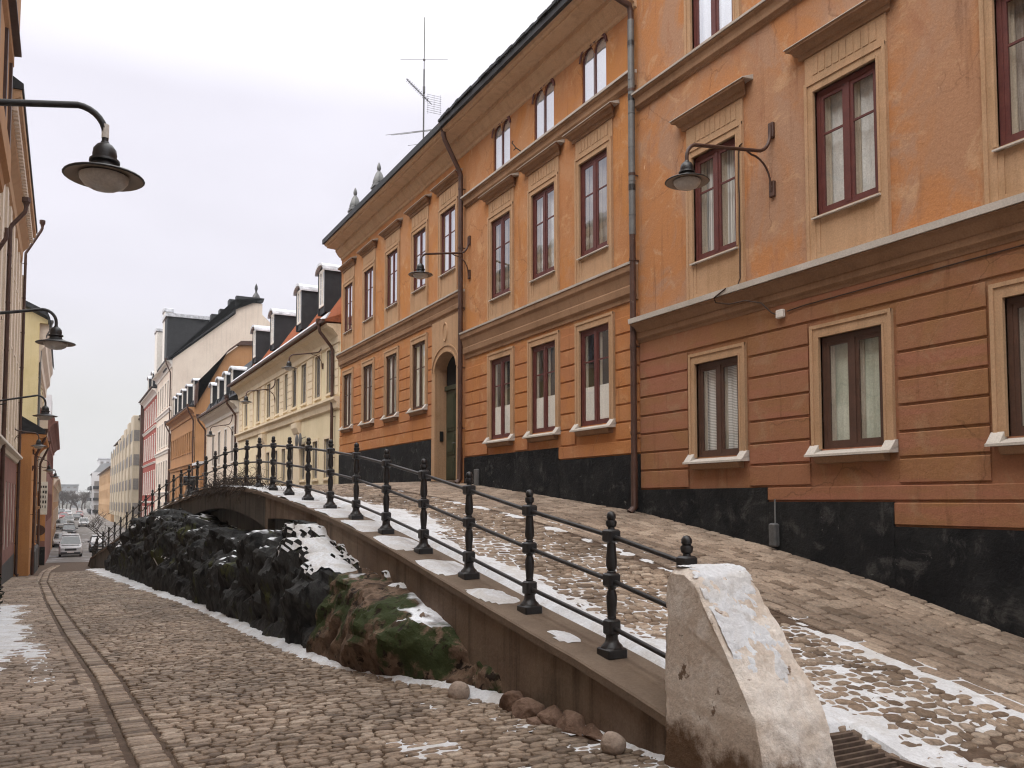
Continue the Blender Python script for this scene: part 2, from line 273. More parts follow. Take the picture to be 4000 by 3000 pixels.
def sheet(name,xs_fn,ys,nx,zf,m,kind='structure',dz=0.):
    mb=MB(); rows=[]
    for y in ys:
        x0,x1=xs_fn(y); rows.append([(x0+(x1-x0)*i/nx,y) for i in range(nx+1)])
    vs=[(x,y,float(zf(x,y))+dz) for r in rows for (x,y) in r]; n=nx+1
    fs=[(j*n+i,j*n+i+1,(j+1)*n+i+1,(j+1)*n+i) for j in range(len(rows)-1) for i in range(nx)]
    mb.add(vs,fs); return mb.build(name,m,smooth=60,kind=kind)
YS=list(np.arange(-12,60,.5))+list(np.arange(60,130,2.))+list(np.arange(130,461,10.))
gs=sheet('ground',lambda y:(-320,320),[-60,-12]+list(np.arange(0,130,5.))+list(np.arange(130,461,20.))+[1200],8,lambda x,y: rz(y)-.5,M['dirt'])
sheet('road',lambda y:(float(kx(y)),3.75 if y<40 else min(3.75+(y-40)*.3,7.3)),YS,6,road_z,M['dirt'])
sheet('left_pavement',lambda y:(-2.6,float(kx(y))),YS,3,lambda x,y: rz(y)+.0,M['dirt'],dz=.004)
sheet('upper_street',lambda y:(float(wx(y))+(.2 if y>4.45 else -.15),6.6),[y for y in YS if y<60.1],8,ramp_z,M['dirt'],dz=.006)
sheet('right_pavement',lambda y:(6.6,9.05),YS,4,lambda x,y: float(ramp_z(x,y)) if y<60 else float(rz(y)),M['dirt'],dz=.010)
sheet('far_street',lambda y:(-1.9,8.9),list(np.arange(64,130,3.))+list(np.arange(130,461,10.)),6,lambda x,y:float(rz(y)),M['asph'],dz=.03)
# ------------------------------------------------------------------ stones (one paving layer per street = part of the setting)
def stones(name,cx,cy,rx,ry,rot,h,zf,m,sq=2.6,base=-.012,n=8,skew=.16):
    K=len(cx); ang=np.arange(n)*2*np.pi/n+np.pi/n
    ca,sa=np.cos(ang),np.sin(ang)
    px=np.sign(ca)*np.abs(ca)**(2/sq); py=np.sign(sa)*np.abs(sa)**(2/sq)
    if sq>=4.5: px=np.array([1,.86,-.86,-1,-1,-.86,.86,1.]); py=np.array([.8,1,1,.8,-.8,-1,-1,-.8])
    jit=1+rng.uniform(-skew,skew,(K,n))
    lx=px[None]*rx[:,None]*jit; ly=py[None]*ry[:,None]*jit
    c,s=np.cos(rot)[:,None],np.sin(rot)[:,None]
    tilt=rng.uniform(-.05,.05,(K,2))
    V=[]
    for sc,hh in ((1.0,base),(.965,.78),(.8,.985)):
        X=cx[:,None]+(lx*c-ly*s)*sc; Y=cy[:,None]+(lx*s+ly*c)*sc
        Z=zf(X,Y)+(hh if hh<0 else 0)+(h[:,None]*hh if hh>0 else 0)+(tilt[:,:1]*lx+tilt[:,1:]*ly)*(sc if hh>0 else 0)
        V.append(np.stack([X,Y,Z],-1))
    V=np.concatenate(V,1)           # K,3n,3
    nv=3*n; me=bpy.data.meshes.new(name)
    q=[]
    for r in range(2):
        for j in range(n):
            k=(j+1)%n; q.append((r*n+j,r*n+k,(r+1)*n+k,(r+1)*n+j))
    q=np.array(q); offs=(np.arange(K)*nv)
    quads=(q[None]+offs[:,None,None]).reshape(-1,4)
    caps=(np.arange(2*n,3*n)[None]+offs[:,None])
    lv=np.concatenate([quads.ravel(),caps.ravel()]); 
    tot=np.concatenate([np.full(len(quads),4),np.full(K,n)]); st=np.concatenate([[0],np.cumsum(tot)[:-1]])
    me.vertices.add(K*nv); me.vertices.foreach_set('co',V.reshape(-1).astype(np.float32))
    me.loops.add(len(lv)); me.loops.foreach_set('vertex_index',lv.astype(np.int32))
    me.polygons.add(len(tot)); me.polygons.foreach_set('loop_start',st.astype(np.int32)); me.polygons.foreach_set('loop_total',tot.astype(np.int32))
    me.polygons.foreach_set('use_smooth',np.ones(len(tot),bool))
    me.update(calc_edges=True); me.validate()
    a=me.attributes.new('tint','FLOAT','POINT'); t=np.clip(rng.normal(.5,.27,K),0,1)
    a.data.foreach_set('value',np.repeat(t,nv).astype(np.float32))
    me.materials.append(m); o=bpy.data.objects.new(name,me); COL.objects.link(o); o['kind']='structure'; return o
def field(x0f,x1f,y0,y1,row,wr,gap=.008,jx=.02,rots=.12,hh=(.016,.03),wj=.4,regular=False,far=.018):
    cx=[];cy=[];rx=[];ry=[];y=y0
    while y<y1:
        g=1+max(0,(y-14))*far       # stones further off are laid a little coarser
        rw=row*g*(1 if regular else rng.uniform(.8,1.25)); x=x0f(y)+rng.uniform(0,wr*.25); x1=x1f(y)
        while x<x1:
            w=wr*g*rng.uniform(1-wj,1+wj)
            cx.append(x+w/2); cy.append(y+rw/2+rng.normal(0,.1*rw if not regular else .02*rw)); rx.append(w/2-gap/2); ry.append(rw/2*rng.uniform(.86,1.06 if not regular else .98)-gap/2)
            x+=w
        y+=rw
    K=len(cx)
    return np.array(cx),np.array(cy),np.array(rx),np.array(ry),rng.normal(0,rots,K),rng.uniform(hh[0],hh[1],K)
A=field(lambda y:float(kx(y))+.235,lambda y:3.7 if y<5 else 3.42,2.4,46,.076,.135,gap=.005)
# two worn wheel tracks sink slightly
stones('road_cobbles',*A,road_z,M['cobble'])
A=field(lambda y:float(wx(y))+(.3 if y>4.5 else -.2),lambda y:6.35,1.2,30,.10,.15,hh=(.018,.034))
kp=~((A[0]>4.05)&(A[0]<4.8)&(A[1]>3.34)&(A[1]<4.12)); A=tuple(a[kp] for a in A)
stones('upper_street_cobbles',*A,ramp_z,M['cobble'])
A=field(lambda x:1.5+(x*7%1)*.2,lambda x:30,6.62,8.86,.2,.29,gap=.02,rots=.025,hh=(.016,.024),wj=.25,regular=True,far=0)
A=(A[1],A[0],A[3],A[2],A[4],A[5])
stones('right_pavement_setts',*A,lambda X,Y:ramp_z(X,Y)+.01,M['sett'],sq=5,skew=.06)
A=field(lambda y:-2.2,lambda y:float(kx(y))-.28,3.0,42,.115,.2,gap=.014,rots=.03,hh=(.014,.022),wj=.25,regular=True)
stones('left_pavement_setts',*A,lambda X,Y:rz(Y)+.004,M['sett'],sq=4.5,skew=.08)
# kerb rows: wide row of kerb setts and a thin gutter row beside it
ky=[];y=3.0
while y<58: ky.append(y); y+=.115*(1+max(0,y-14)*.02)
ky=np.array(ky); K=len(ky); dky=np.diff(np.append(ky,ky[-1]+.25))
ang=-np.arctan(np.gradient(kx(ky),ky))
stones('kerb_stones',kx(ky)+.11,ky,np.full(K,.105),dky/2-.008,ang+rng.normal(0,.03,K),np.full(K,.026)+rng.uniform(-.004,.004,K),lambda X,Y:rz(Y)+.004,M['cobble'],sq=5,skew=.05)
stones('gutter_stones',kx(ky)-.12,ky+.03,np.full(K,.07),dky/2-.008,ang+rng.normal(0,.06,K),np.full(K,.018),lambda X,Y:rz(Y)-.004,M['cobble'],sq=4,skew=.1)
# ------------------------------------------------------------------ snow lying on the streets
def snow(name,label_unused,xf,ys,nx,zf,depth):
    mb=MB(); n=nx+1; pts=[]; dd=[]
    for y in ys:
        x0,x1=xf(y)
        for i in range(n):
            x=x0+(x1-x0)*i/nx; d=depth(x,y,i/nx); dd.append(d); pts.append((x,y,float(zf(x,y))+d))
    fs=[]
    for j in range(len(ys)-1):
        for i in range(nx):
            q=(j*n+i,j*n+i+1,(j+1)*n+i+1,(j+1)*n+i)
            if max(dd[k] for k in q)>.004: fs.append(q)
    mb.add(pts,fs); return mb.build(name,M['snow'],smooth=60,kind='stuff')
fy=np.concatenate([np.arange(1.6,7,.035),np.arange(7,34,.07)])
def d_ramp(x,y,t):
    if 4.02<x<4.82 and 3.3<y<4.14: return -.05      # the drain grate stays clear
    b=.075-.075*(x-4.2)/(.78+.3*math.sin(y*.55)+.15*math.sin(y*1.7))          # bank along the railing
    b=min(b,t*1.6) if y>4.5 else b
    b+=.022*fbm(x,y,1.1,3)*min(1,t*20)+.014*fbm(x,y,5,8)+.008*fbm(x,y,14,2)
    g=.020*max(0,1-((x-4.75-.5*(3.7-y))/.75)**2)*min(1,max(0,(4.6-y)/.7))+.013*max(0,1-abs(x-5.0)/1.3)*max(0,1-abs(y-4.2)/1.7)  # drift by the block
    f=.008*fbm(x,y,.45,21)+.012*fbm(x,y,2.2,5)+.005 # thin snow caught in joints
    if x<4.6 and y>20: b-=.02
    return min(.09,max(b,g+.013*fbm(x,y,4,2)+.008*fbm(x,y,11,6) if g>0 else -1,f if y<13 else f-.004))
snow('snow_on_upper_street','',lambda y:(float(wx(y))+(.2 if y>4.5 else .1),6.9),fy,72,lambda x,y:ramp_z(x,y)+.006,d_ramp)
RB=np.array([(3,3.6),(4.7,3.68),(6.3,3.62),(7.7,3.52),(8.5,3.27),(9.6,2.98),(11.4,2.78),(13.5,2.75),(19.3,2.72),(26.8,2.4),(33,2.2),(40,2.0),(47,1.85),(56,3)])
def rbx(y): return float(np.interp(y,RB[:,0],RB[:,1]))
def d_rock(x,y,t):
    e=rbx(y)-x
    w=.07+.02*y*.25 if y<22 else .2+.02*(y-22)
    w*=1+.6*fbm(x*.2,y,1.3,9)
    f=.010*fbm(x,y,3.2,31)-.003+.010*max(0,1-abs(y-6.)/3)*fbm(x,y,1.4,6)
    return max(min(.07,.075*(1-e/max(w,.03)))+.014*fbm(x,y,6,4)+.008*fbm(x,y,15,4), f+.001 if y<8 and x>2.2 else f-.008)
snow('snow_beside_rock','',lambda y:(rbx(y)-2.2,rbx(y)+.12),np.concatenate([np.arange(3.0,12,.045),np.arange(12,50,.09)]),60,lambda x,y:road_z(x,y)+.01,d_rock)
def d_left(x,y,t):
    c=-.8-.012*(y-14)
    f=.055*(1-((x+1.5)/1.15)**2)-.0032*abs(y-16)**1.25+.02*fbm(x,y,.9,13)+.014*fbm(x,y,4,17)
    g=.02*(1-((x-(float(kx(y))-.5))/.25)**2)-.0045*abs(y-14)+.012*fbm(x,y,2,19)-.006
    return min(.06,max(f,g))
snow('snow_on_left_pavement','',lambda y:(-2.5,float(kx(y))-.28),np.arange(7,34,.1),26,lambda x,y:rz(y)+.012,d_left)
# ------------------------------------------------------------------ retaining wall along the upper street
wallT=thing('retaining_wall',(3.65,4.5,0),'long brown stained concrete retaining wall carrying the upper street above the rocks','wall')
WO=-.28  # outer face offset from railing line
ARCH=[(14.4,17.25,1.12,.02,0),(17.5,28.1,1.06,.34,1),(31.0,37.4,.55,.18,1)]
def beam_bottom(y):
    for (a,b,s,r,k) in ARCH:
        if a<y<b:
            t=(y-(a+b)/2)/((b-a)/2); base=float(hz(y))-.62
            return min(float(hz(y))-.3, s+r*(1-t*t)+ (0 if k else .12)) if (a>14 and b<29) else float(hz(y))-.52
    return None
mb=MB(); ys=[4.5]+list(np.arange(4.75,56.1,.25)); 
for e in ARCH: ys+= [e[0]-.001,e[0]+.001,e[1]-.001,e[1]+.001]
ys=sorted(ys)
def ox(y): return float(wx(y))+WO
for a,b in zip(ys[:-1],ys[1:]):
    mb.cur=1 if a>17.26 else 0
    ym=(a+b)/2; ba=beam_bottom(ym)
    za,zb=float(hz(a))-.07,float(hz(b))-.07
    xa,xb=ox(a),ox(b)
    if ba is None:
        la,lb=float(rz(a))-.4,float(rz(b))-.4
        mb.quad((xa,a,za),(xb,b,zb),(xb,b,lb),(xa,a,la))
    else:
        la=beam_bottom(max(a,ym-.12)) or ba; lb=beam_bottom(min(b,ym+.12)) or ba
        mb.quad((xa,a,za),(xb,b,zb),(xb,b,lb),(xa,a,la))
        mb.quad((xa,a,la),(xb,b,lb),(xb+.9,b,lb),(xa+.9,a,la))       # soffit
for e in ARCH:
    for yy in e[:2]:
        x=ox(yy); zt=float(hz(yy))-.2; mb.quad((x,yy,zt),(x+.9,yy,zt),(x+.9,yy,float(rz(yy))-.4),(x,yy,float(rz(yy))-.4))
x=ox(4.5); mb.quad((x,4.5,hz(4.5)-.07),(x+.5,4.5,hz(4.5)-.07),(x+.5,4.5,-.5),(x,4.5,-.5))
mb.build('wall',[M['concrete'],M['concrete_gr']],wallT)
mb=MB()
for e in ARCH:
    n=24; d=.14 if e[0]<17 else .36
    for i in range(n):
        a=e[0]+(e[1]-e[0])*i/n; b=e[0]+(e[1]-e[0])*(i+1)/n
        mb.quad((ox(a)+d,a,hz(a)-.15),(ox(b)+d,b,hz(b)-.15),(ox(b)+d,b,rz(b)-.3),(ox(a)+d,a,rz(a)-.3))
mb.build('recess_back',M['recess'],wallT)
mb=MB(); rings=[]
for y in ys:
    o=ox(y); h=float(hz(y)); j=.006*fbm(y,0,2.,1)
    rings.append([(o-.035+j,y,h-.075),(o-.035+j,y,h-.012),(o-.02+j,y,h),(o+.5,y,h+.012),(o+.5,y,h-.075)])
mb.loft(rings); mb.build('coping',M['coping'],wallT)
# snow left on the coping
def d_cop(x,y,t):
    f=fbm(x,y,1.6,41); k=np.clip((y-6)/9,0,1)
    e=min(t,1-t)*2
    ph=((y-5.65)/1.38)%1.0
    patch=.03*(1-((ph-.36)/(.25+.2*k))**2)-.02*abs(t-.38-.3*k*0)*(1-k)*2
    return min(.03,patch-.014+.02*f+.03*k*1.1+(.0 if e>.1 else -.03))
snow('snow_on_coping','',lambda y:(ox(y)-.02,ox(y)+.49),np.arange(5.2,47,.06),12,lambda x,y:hz(y)+.006,d_cop)
# ------------------------------------------------------------------ railing
rail=thing('railing',(3.9,4.72,.2),'black cast iron railing with ball topped posts along the edge of the upper street','railing')
py=[4.72,5.65,7.0,8.35,9.66,11.02,12.37,13.77,15.22,16.68,18.14]
while py[-1]<56: py.append(py[-1]+1.46*math.cos(math.atan(.005*max(0,py[-1]-20)))*.995)
def post_mb():
    m=MB(); c=(0,0,0)
    m.cbox(-.092,.092,-.092,.092,-.02,.066,.012)
    m.lathe([(.084*1.1,.064),(.075*1.1,.085),(.056*1.1,.105),(.047*1.1,.13),(.044*1.1,.17)],c,8)
    def block(z0,z1,w): m.cbox(-w,w,-w,w,z0,z1,.014)
    block(.165,.29,.056); 
    m.lathe([(.03,.288),(.038,.30),(.033,.315),(.036,.33),(.043,.42),(.044,.47),(.037,.505),(.029,.525),(.035,.535),(.035,.55)],c,12)
    block(.545,.655,.056)
    m.lathe([(.036,.653),(.038,.665),(.029,.675),(.036,.69),(.044,.71),(.045,.75),(.038,.85),(.034,.905)],c,12)
    block(.90,1.005,.058)
    m.lathe([(.03,1.003),(.027,1.02),(.04,1.03),(.046,1.06),(.042,1.075),(.03,1.08)],c,12)
    m.lathe([(.012,1.072),(.03,1.08),(.039,1.098),(.037,1.122),(.024,1.143),(.004,1.15)],c,12)
    return m
p0=None
for i,y in enumerate(py):
    x=float(wx(y)); z=float(hz(y))
    if p0 is None:
        p0=post_mb().build('post',M['iron'],None,smooth=40); p0.parent=rail; p=p0
    else:
        p=p0.copy(); COL.objects.link(p); p.parent=rail
    p.location=(x-3.9,y-4.72,z-.2+.005)
for h in (.228,.60,.955):
    mb=MB(); mb.tube([(float(wx(y)),y,float(hz(y))+h) for y in py],.0205,8)
    mb.build('rail',M['iron'],rail,smooth=50)
# ------------------------------------------------------------------ limewashed block at the near end of the wall
blk=thing('end_block',(3.8,4.1,-.1),'whitewashed sloping stone block ending the railing wall, with snow on its slope','block')
# profile in (y,z): back face, top, sloping front
prof=[(4.56,-.5),(4.56,1.02),(4.55,1.12),(4.5,1.165),(4.38,1.165),(4.27,1.10),(4.15,.94),(3.98,.72),(3.8,.48),(3.7,.33),(3.64,.15),(3.6,-.1),(3.58,-.5)]
nx=30; mb=MB(); rings=[]
def subdiv(pr,d=.022):
    out=[]
    for (a,b) in zip(pr,pr[1:]+pr[:1]):
        n=max(1,int(math.hypot(b[0]-a[0],b[1]-a[1])/d))
        out+=[(a[0]+(b[0]-a[0])*k/n,a[1]+(b[1]-a[1])*k/n) for k in range(n)]
    return out
pp=subdiv(prof)
cyc=(4.1,.3)
for i in range(nx+1):
    t=i/nx; x=3.545+.53*t; sh=(1-.055*(abs(2*t-1)**5))
    rings.append([])
    for (y,z) in pp:
        yy=cyc[0]+(y-cyc[0])*sh - .05*t*(1 if y<4.4 else 0); zz=cyc[1]+(z-cyc[1])*sh
        taper=.03*np.clip(z,0,1.2)
        xx=x+(.5-t)*2*taper
        q_=Vector((xx,yy,zz)); n=mnoise.fractal(q_*6,.75,2.1,6)*.013+mnoise.noise(q_*2)*.014-.022*max(0,mnoise.noise(q_*7+Vector((3,1,2)))-.42)*3-.03*max(0,mnoise.noise(q_*3.1+Vector((9,4,2)))-.38)
        dy,dz=(y-cyc[0]),(z-cyc[1]); l=math.hypot(dy,dz)+.01
        rings[-1].append((xx+n*(1 if t<.1 else -1 if t>.9 else 0)*-1,yy+n*dy/l,zz+n*dz/l))
mb.loft(rings); mb.build('block',M['pillar'],blk,smooth=50)
def d_blk(x,y,t): return 0
mb=MB(); n=40; pts=[];dd=[]
tops=[(4.53,1.158),(4.46,1.172),(4.38,1.165),(4.27,1.10),(4.15,.94),(3.98,.72),(3.86,.56),(3.78,.45)]
sub=[]
for a,b in zip(tops,tops[1:]):
    k=max(1,int(math.hypot(a[0]-b[0],a[1]-b[1])/.012)); sub+=[(a[0]+(b[0]-a[0])*q/k,a[1]+(b[1]-a[1])*q/k) for q in range(k)]
for j,(y,z) in enumerate(sub):
    for i in range(n+1):
        t=i/n; x=3.60+.44*t; s=j/len(sub)
        d=.014-.06*max(0,s-.68)-.05*max(0,t-.7)*max(0,s-.2)-.015*abs(t-.45-.1*math.sin(s*9))**2*4+.012*fbm(x,y*1.4,7,3)+.010*fbm(x,y*1.4,19,7)
        d=min(d,.012); dd.append(d); pts.append((x,y-.05*t-d*.7,z+d*.6-.003))
fs=[(j*(n+1)+i,j*(n+1)+i+1,(j+1)*(n+1)+i+1,(j+1)*(n+1)+i) for j in range(len(sub)-1) for i in range(n)]
fs=[q for q in fs if max(dd[k] for k in q)>.001]
mb.add(pts,fs); mb.build('snow_cover',M['snow'],blk,smooth=60)
# iron grate in the paving beside the block
gr=thing('drain_grate',(4.4,3.75,-.06),'rusty barred drain grate in the paving at the foot of the whitewashed block','drain grate')
mb=MB(); 
for i in range(13):
    y=3.42+.05*i; z=float(ramp_z(4.4,y))+.05; mb.box(4.12,4.72,y,y+.024,z-.03,z)
mb.build('bars',M['grate'],gr)
mb=MB(); z=float(ramp_z(4.4,3.7))+.055
for a in ((4.09,4.13,3.38,4.09),(4.71,4.75,3.38,4.09),(4.13,4.71,3.38,3.42),(4.13,4.71,4.05,4.09)): mb.box(*a,z-.05,z)
mb.build('frame',M['grate'],gr)
mb=MB(); mb.box(4.1,4.74,3.39,4.08,z-.07,z-.045); mb.build('pit',M['dark'],gr)  # flat dark sheet painting the shade under the bars
# ------------------------------------------------------------------ rock outcrop
TT=np.array([(5.2,-.25),(5.6,-.16),(6.85,.02),(7.5,.12),(8.0,.27),(8.6,.43),(9.7,.64),(11.1,.75),(12.2,.92),(12.9,1.17),(13.6,1.25),(14.7,1.2),(15.9,1.12),(17.2,.95),(19,.95),(21,.88),(24,1.0),(27,1.2),(30,1.32),(33,1.16),(36.5,.88),(40,.25),(45,-.45),(49,-1.3),(53,-2.1)])
ROCKS=[]
def rock(name,label,y0,y1,step,m,nu=46,amp=.2,seed=0.,endw=.8,bias=0.):
    mb=MB(); rings=[]; ys_=list(np.arange(y0,y1+1e-6,step))
    for y in ys_:
        base=rbx(y)-.02; zt=float(np.interp(y,TT[:,0],TT[:,1])); zb=float(rz(y))-.12; row=[]; zt=zb+(zt-zb)*max(.03,min(1,(y-y0)/endw))**.6
        e=min(1,(y-y0)/endw,(y1-y)/endw); e=max(.02,e)**.5
        if y<y0+endw or y>y1-endw: pass
        xin=float(wx(y))+WO+.75
        for i in range(nu+1):
            t=i/nu
            # steep flank then a shelf running in under the wall
            k=min(1,t/.62)
            x=base+(xin-base)*(.35*k**1.6+ .65*max(0,(t-.45)/.55)**1.1)
            z=zb+(zt-zb)*(math.sin(k*math.pi/2)**.95)
            if t>.62: z+= .16*(t-.62)
            p=Vector((x*.9+seed,y*.62+z*.45,z*.8-y*.12))
            v=mnoise.voronoi(p*.85)[0]; v2=mnoise.voronoi(p*2.1+Vector((3,seed,1)))[0]
            d=.62*min(.55,v[1]-v[0])+.24*min(.5,v2[1]-v2[0])-.26                      # big fracture planes
            q=Vector((x*1.4,y*1.6+z*.9,z*.7)); d+=.13*mnoise.fractal(q*1.3,.8,2.1,5)-.07*abs(mnoise.noise(q*2.6))  # clefts running down the face
            d+=.05*mnoise.fractal(p*5.5,.75,2.1,5)+.06*(mnoise.voronoi(q*3.2)[0][1]-mnoise.voronoi(q*3.2)[0][0]-.25)
            d*=amp/.2*.62
            edge=min(1,t*5+.2)
            row.append((x-(d*.9+bias)*edge,y,z+d*.5*edge*(1 if t<.9 else .6)))
        rings.append(row)
    n=nu+1; vs=[p for r in rings for p in r]
    fs=[(j*n+i,j*n+i+1,(j+1)*n+i+1,(j+1)*n+i) for j in range(len(rings)-1) for i in range(nu)]
    mb.add(vs,fs); o=mb.build(name,m,smooth=24); ROCKS.append(rings); return tag(o,label,'rock')
rock('rock_outcrop','long dark wet bedrock outcrop with snowy ledges below the arched wall',10.2,54,.065,M['rock'],68,.3,2.)
rock('rock_outcrop','brown mossy rock mound against the near part of the concrete wall',6.0,10.9,.05,M['rock_br'],52,.2,5.,endw=1.1,bias=.14)
def rock_snow(rings,spots,seed):
    # settled snow lying on chosen ledges of the rock
    n=len(rings[0]); pts=[];dd=[]
    for r in rings:
        for (x,y,z) in r:
            d=-1
            for (cy,cz,ry,rz_) in spots: d=max(d,.05*(1-((y-cy)/ry)**2-((z-cz)/rz_)**2))
            d+=.022*fbm(y,z*1.3+x,2.2,seed)+.012*fbm(y,z+x,8,seed+3); d=min(d,.035); dd.append(d); pts.append((x-.3*d,y,z+d))
    fs=[]
    for j in range(len(rings)-1):
        for i in range(n-1):
            q=(j*n+i,j*n+i+1,(j+1)*n+i+1,(j+1)*n+i)
            if max(dd[k] for k in q)>0:
                a,b,c=(Vector(pts[q[0]]),Vector(pts[q[1]]),Vector(pts[q[3]])); nn=(b-a).cross(c-a)
                if nn.length>0 and abs(nn.normalized().z)>.42: fs.append(q)
    mb=MB(); mb.add(pts,fs); return mb.build('snow_on_rock',M['snow'],smooth=60,kind='stuff')
rock_snow(ROCKS[0],[(12.4,.9,1.2,.17),(13.6,1.12,.8,.11),(11.6,.7,.6,.1),(30.5,1.0,1.2,.08),(35,.6,1.4,.1),(41,-.3,1.6,.12),(26.5,-.1,.9,.08)],7)
rock_snow(ROCKS[1],[(10.3,.7,.45,.06),(9.3,.6,.4,.04),(8.4,.42,.25,.04)],12)
def boulder(name,label,c,r,m,seed,sq=(1,1,.9),ang=.35):
    bm=bmesh.new(); bmesh.ops.create_icosphere(bm,subdivisions=5,radius=1)
    rc=random.Random(int(seed)); pl=[]
    if ang>.2:
        for _ in range(16):
            nn=Vector((rc.gauss(0,1),rc.gauss(0,1),rc.gauss(0,1))).normalized(); pl.append((nn,rc.uniform(.6,.92)))
    for v in bm.verts:
        p=v.co.copy()
        for nn,dd_ in pl:
            e_=p.dot(nn)-dd_
            if e_>0: p-=nn*e_*.93
        d=1+.10*mnoise.noise(p*1.1+Vector((seed,)*3))+(ang*.3)*(mnoise.voronoi(p*1.2+Vector((seed,)*3))[0][0]-.35)*.6+.03*mnoise.noise(p*5)+.02*mnoise.fractal(p*9,.7,2,4)
        v.co=Vector((p.x*r*sq[0]*d,p.y*r*sq[1]*d,p.z*r*sq[2]*d))
    me=bpy.data.meshes.new(name); bm.to_mesh(me); bm.free(); me.materials.append(m)
    me.polygons.foreach_set('use_smooth',[True]*len(me.polygons))
    o=bpy.data.objects.new(name,me); COL.objects.link(o); o.location=c; return tag(o,label,'rock' if ang>.2 else 'boulder')
M['boulder']=mat('pale_boulder',[(.3,(.2,.145,.11)),(.5,(.32,.25,.2)),(.7,(.24,.18,.14))],rough=.8,scale=5,detail=9,bump=.6,bscale=22,spec=.2,spots=[(7,.64,(.08,.05,.035))])
boulder('boulder','round pale boulder on the street by the end of the mossy rock',(3.33,7.35,-.2),.105,M['boulder'],3.,(1,1,1),.05)
boulder('boulder','round pale boulder on the street close to the whitewashed block',(3.42,4.95,-.09),.088,M['boulder'],9.,(1,1,.95),.05)
g_='broken rocks along the foot of the wall'
for k,(yy,xx,r_,sq_) in enumerate(((5.45,3.6,.10,(.8,1.5,.8)),(5.72,3.56,.15,(.7,1.3,.8)),(6.02,3.55,.14,(.8,1.1,.9)),(6.3,3.5,.17,(.8,1.2,.75)),(6.6,3.52,.16,(.7,1.2,1.)),(6.05,3.42,.08,(1,1.2,.7)))):
    o=boulder('rock',['low brown rock at the wall foot, nearest the whitewashed block','second broken brown rock at the wall foot from the block','middle one of the broken rocks at the wall foot','larger broken rock at the wall foot, fourth from the block','broken rock leaning on the mossy mound by the wall foot','smallest loose stone lying before the broken rocks'][k],(xx,yy,-.04*yy+.02+.25*r_),r_,M['rock_red'],4.+3*k,sq_,.5); o['group']=g_
# ------------------------------------------------------------------ facade toolkit
class Fac:
    """facade in the plane x=X0; o = distance out from it towards the street"""
    def __init__(s,X0,sg): s.X0=X0; s.sg=sg
    def p(s,o,y,z): return (s.X0+s.sg*o,y,z)
    def box(s,mb,o0,o1,y0,y1,z0,z1):
        a,b=sorted((s.X0+s.sg*o0,s.X0+s.sg*o1)); mb.box(a,b,min(y0,y1),max(y0,y1),z0,z1)
    def prof(s,mb,pr,y0,y1,cap=True):
        n=max(1,int(abs(y1-y0)/1.0))
        mb.loft([[s.p(o,y0+(y1-y0)*i/n,z) for o,z in pr] for i in range(n+1)],cap,cap)
def wall_open(mb,F,y0,y1,z0f,z1,ops,depth=.12):
    ycs=sorted(set([y0,y1]+[v for o in ops for v in o[:2] if y0<v<y1])); 
    zcs=sorted(set([z0f,z1]+[v for o in ops for v in o[2:4] if z0f<v<z1]))
    for a,b in zip(ycs,ycs[1:]):
        for c,d in zip(zcs,zcs[1:]):
            ym,zm=(a+b)/2,(c+d)/2
            if any(o[0]<ym<o[1] and o[2]<zm<o[3] for o in ops): continue
            mb.quad(F.p(0,a,c),F.p(0,b,c),F.p(0,b,d),F.p(0,a,d))
    for o in ops:
        if o[3]<=z0f or o[2]>=z1: continue
        a,b,c,d=o[:4]; q=-(o[4] if len(o)>4 else depth)
        mb.quad(F.p(0,a,c),F.p(0,a,d),F.p(q,a,d),F.p(q,a,c)); mb.quad(F.p(0,b,c),F.p(0,b,d),F.p(q,b,d),F.p(q,b,c))
        mb.quad(F.p(0,a,d),F.p(0,b,d),F.p(q,b,d),F.p(q,a,d)); mb.quad(F.p(0,a,c),F.p(0,b,c),F.p(q,b,c),F.p(q,a,c))
def shell(mb,F,y0,y1,z0,z1,D):
    """ends, back and top of a house body"""
    for y in (y0,y1): mb.quad(F.p(0,y,z0),F.p(-D,y,z0),F.p(-D,y,z1),F.p(0,y,z1))
    mb.quad(F.p(-D,y0,z0),F.p(-D,y1,z0),F.p(-D,y1,z1),F.p(-D,y0,z1))
    mb.quad(F.p(0,y0,z1),F.p(-D,y0,z1),F.p(-D,y1,z1),F.p(0,y1,z1))
def bands(mb,F,y0,y1,zs,excl,d=.024,g=.013):
    """rusticated courses: bars with bevelled edges, cut at the openings"""
    for a,b in zip(zs,zs[1:]):
        za,zb=a+g,b-g; ivs=[(y0,y1)]
        for e in excl:
            if e[2]<zb-.03 and e[3]>za+.03:
                nv=[]
                for (u,v) in ivs:
                    if e[1]<=u or e[0]>=v: nv.append((u,v)); continue
                    if e[0]>u: nv.append((u,e[0]))
                    if e[1]<v: nv.append((e[1],v))
                ivs=nv
        for (u,v) in ivs:
            if v-u<.03: continue
            mb.loft([[F.p(0,y,za),F.p(d*.7,y,za+.004),F.p(d,y,za+.012),F.p(d,y,zb-.012),F.p(d*.7,y,zb-.004),F.p(0,y,zb)] for y in (u,v)])
def facing(o,sg):
    for p in o.data.polygons:
        if p.normal.x*sg<0: p.flip()
    o.data.update(); return o
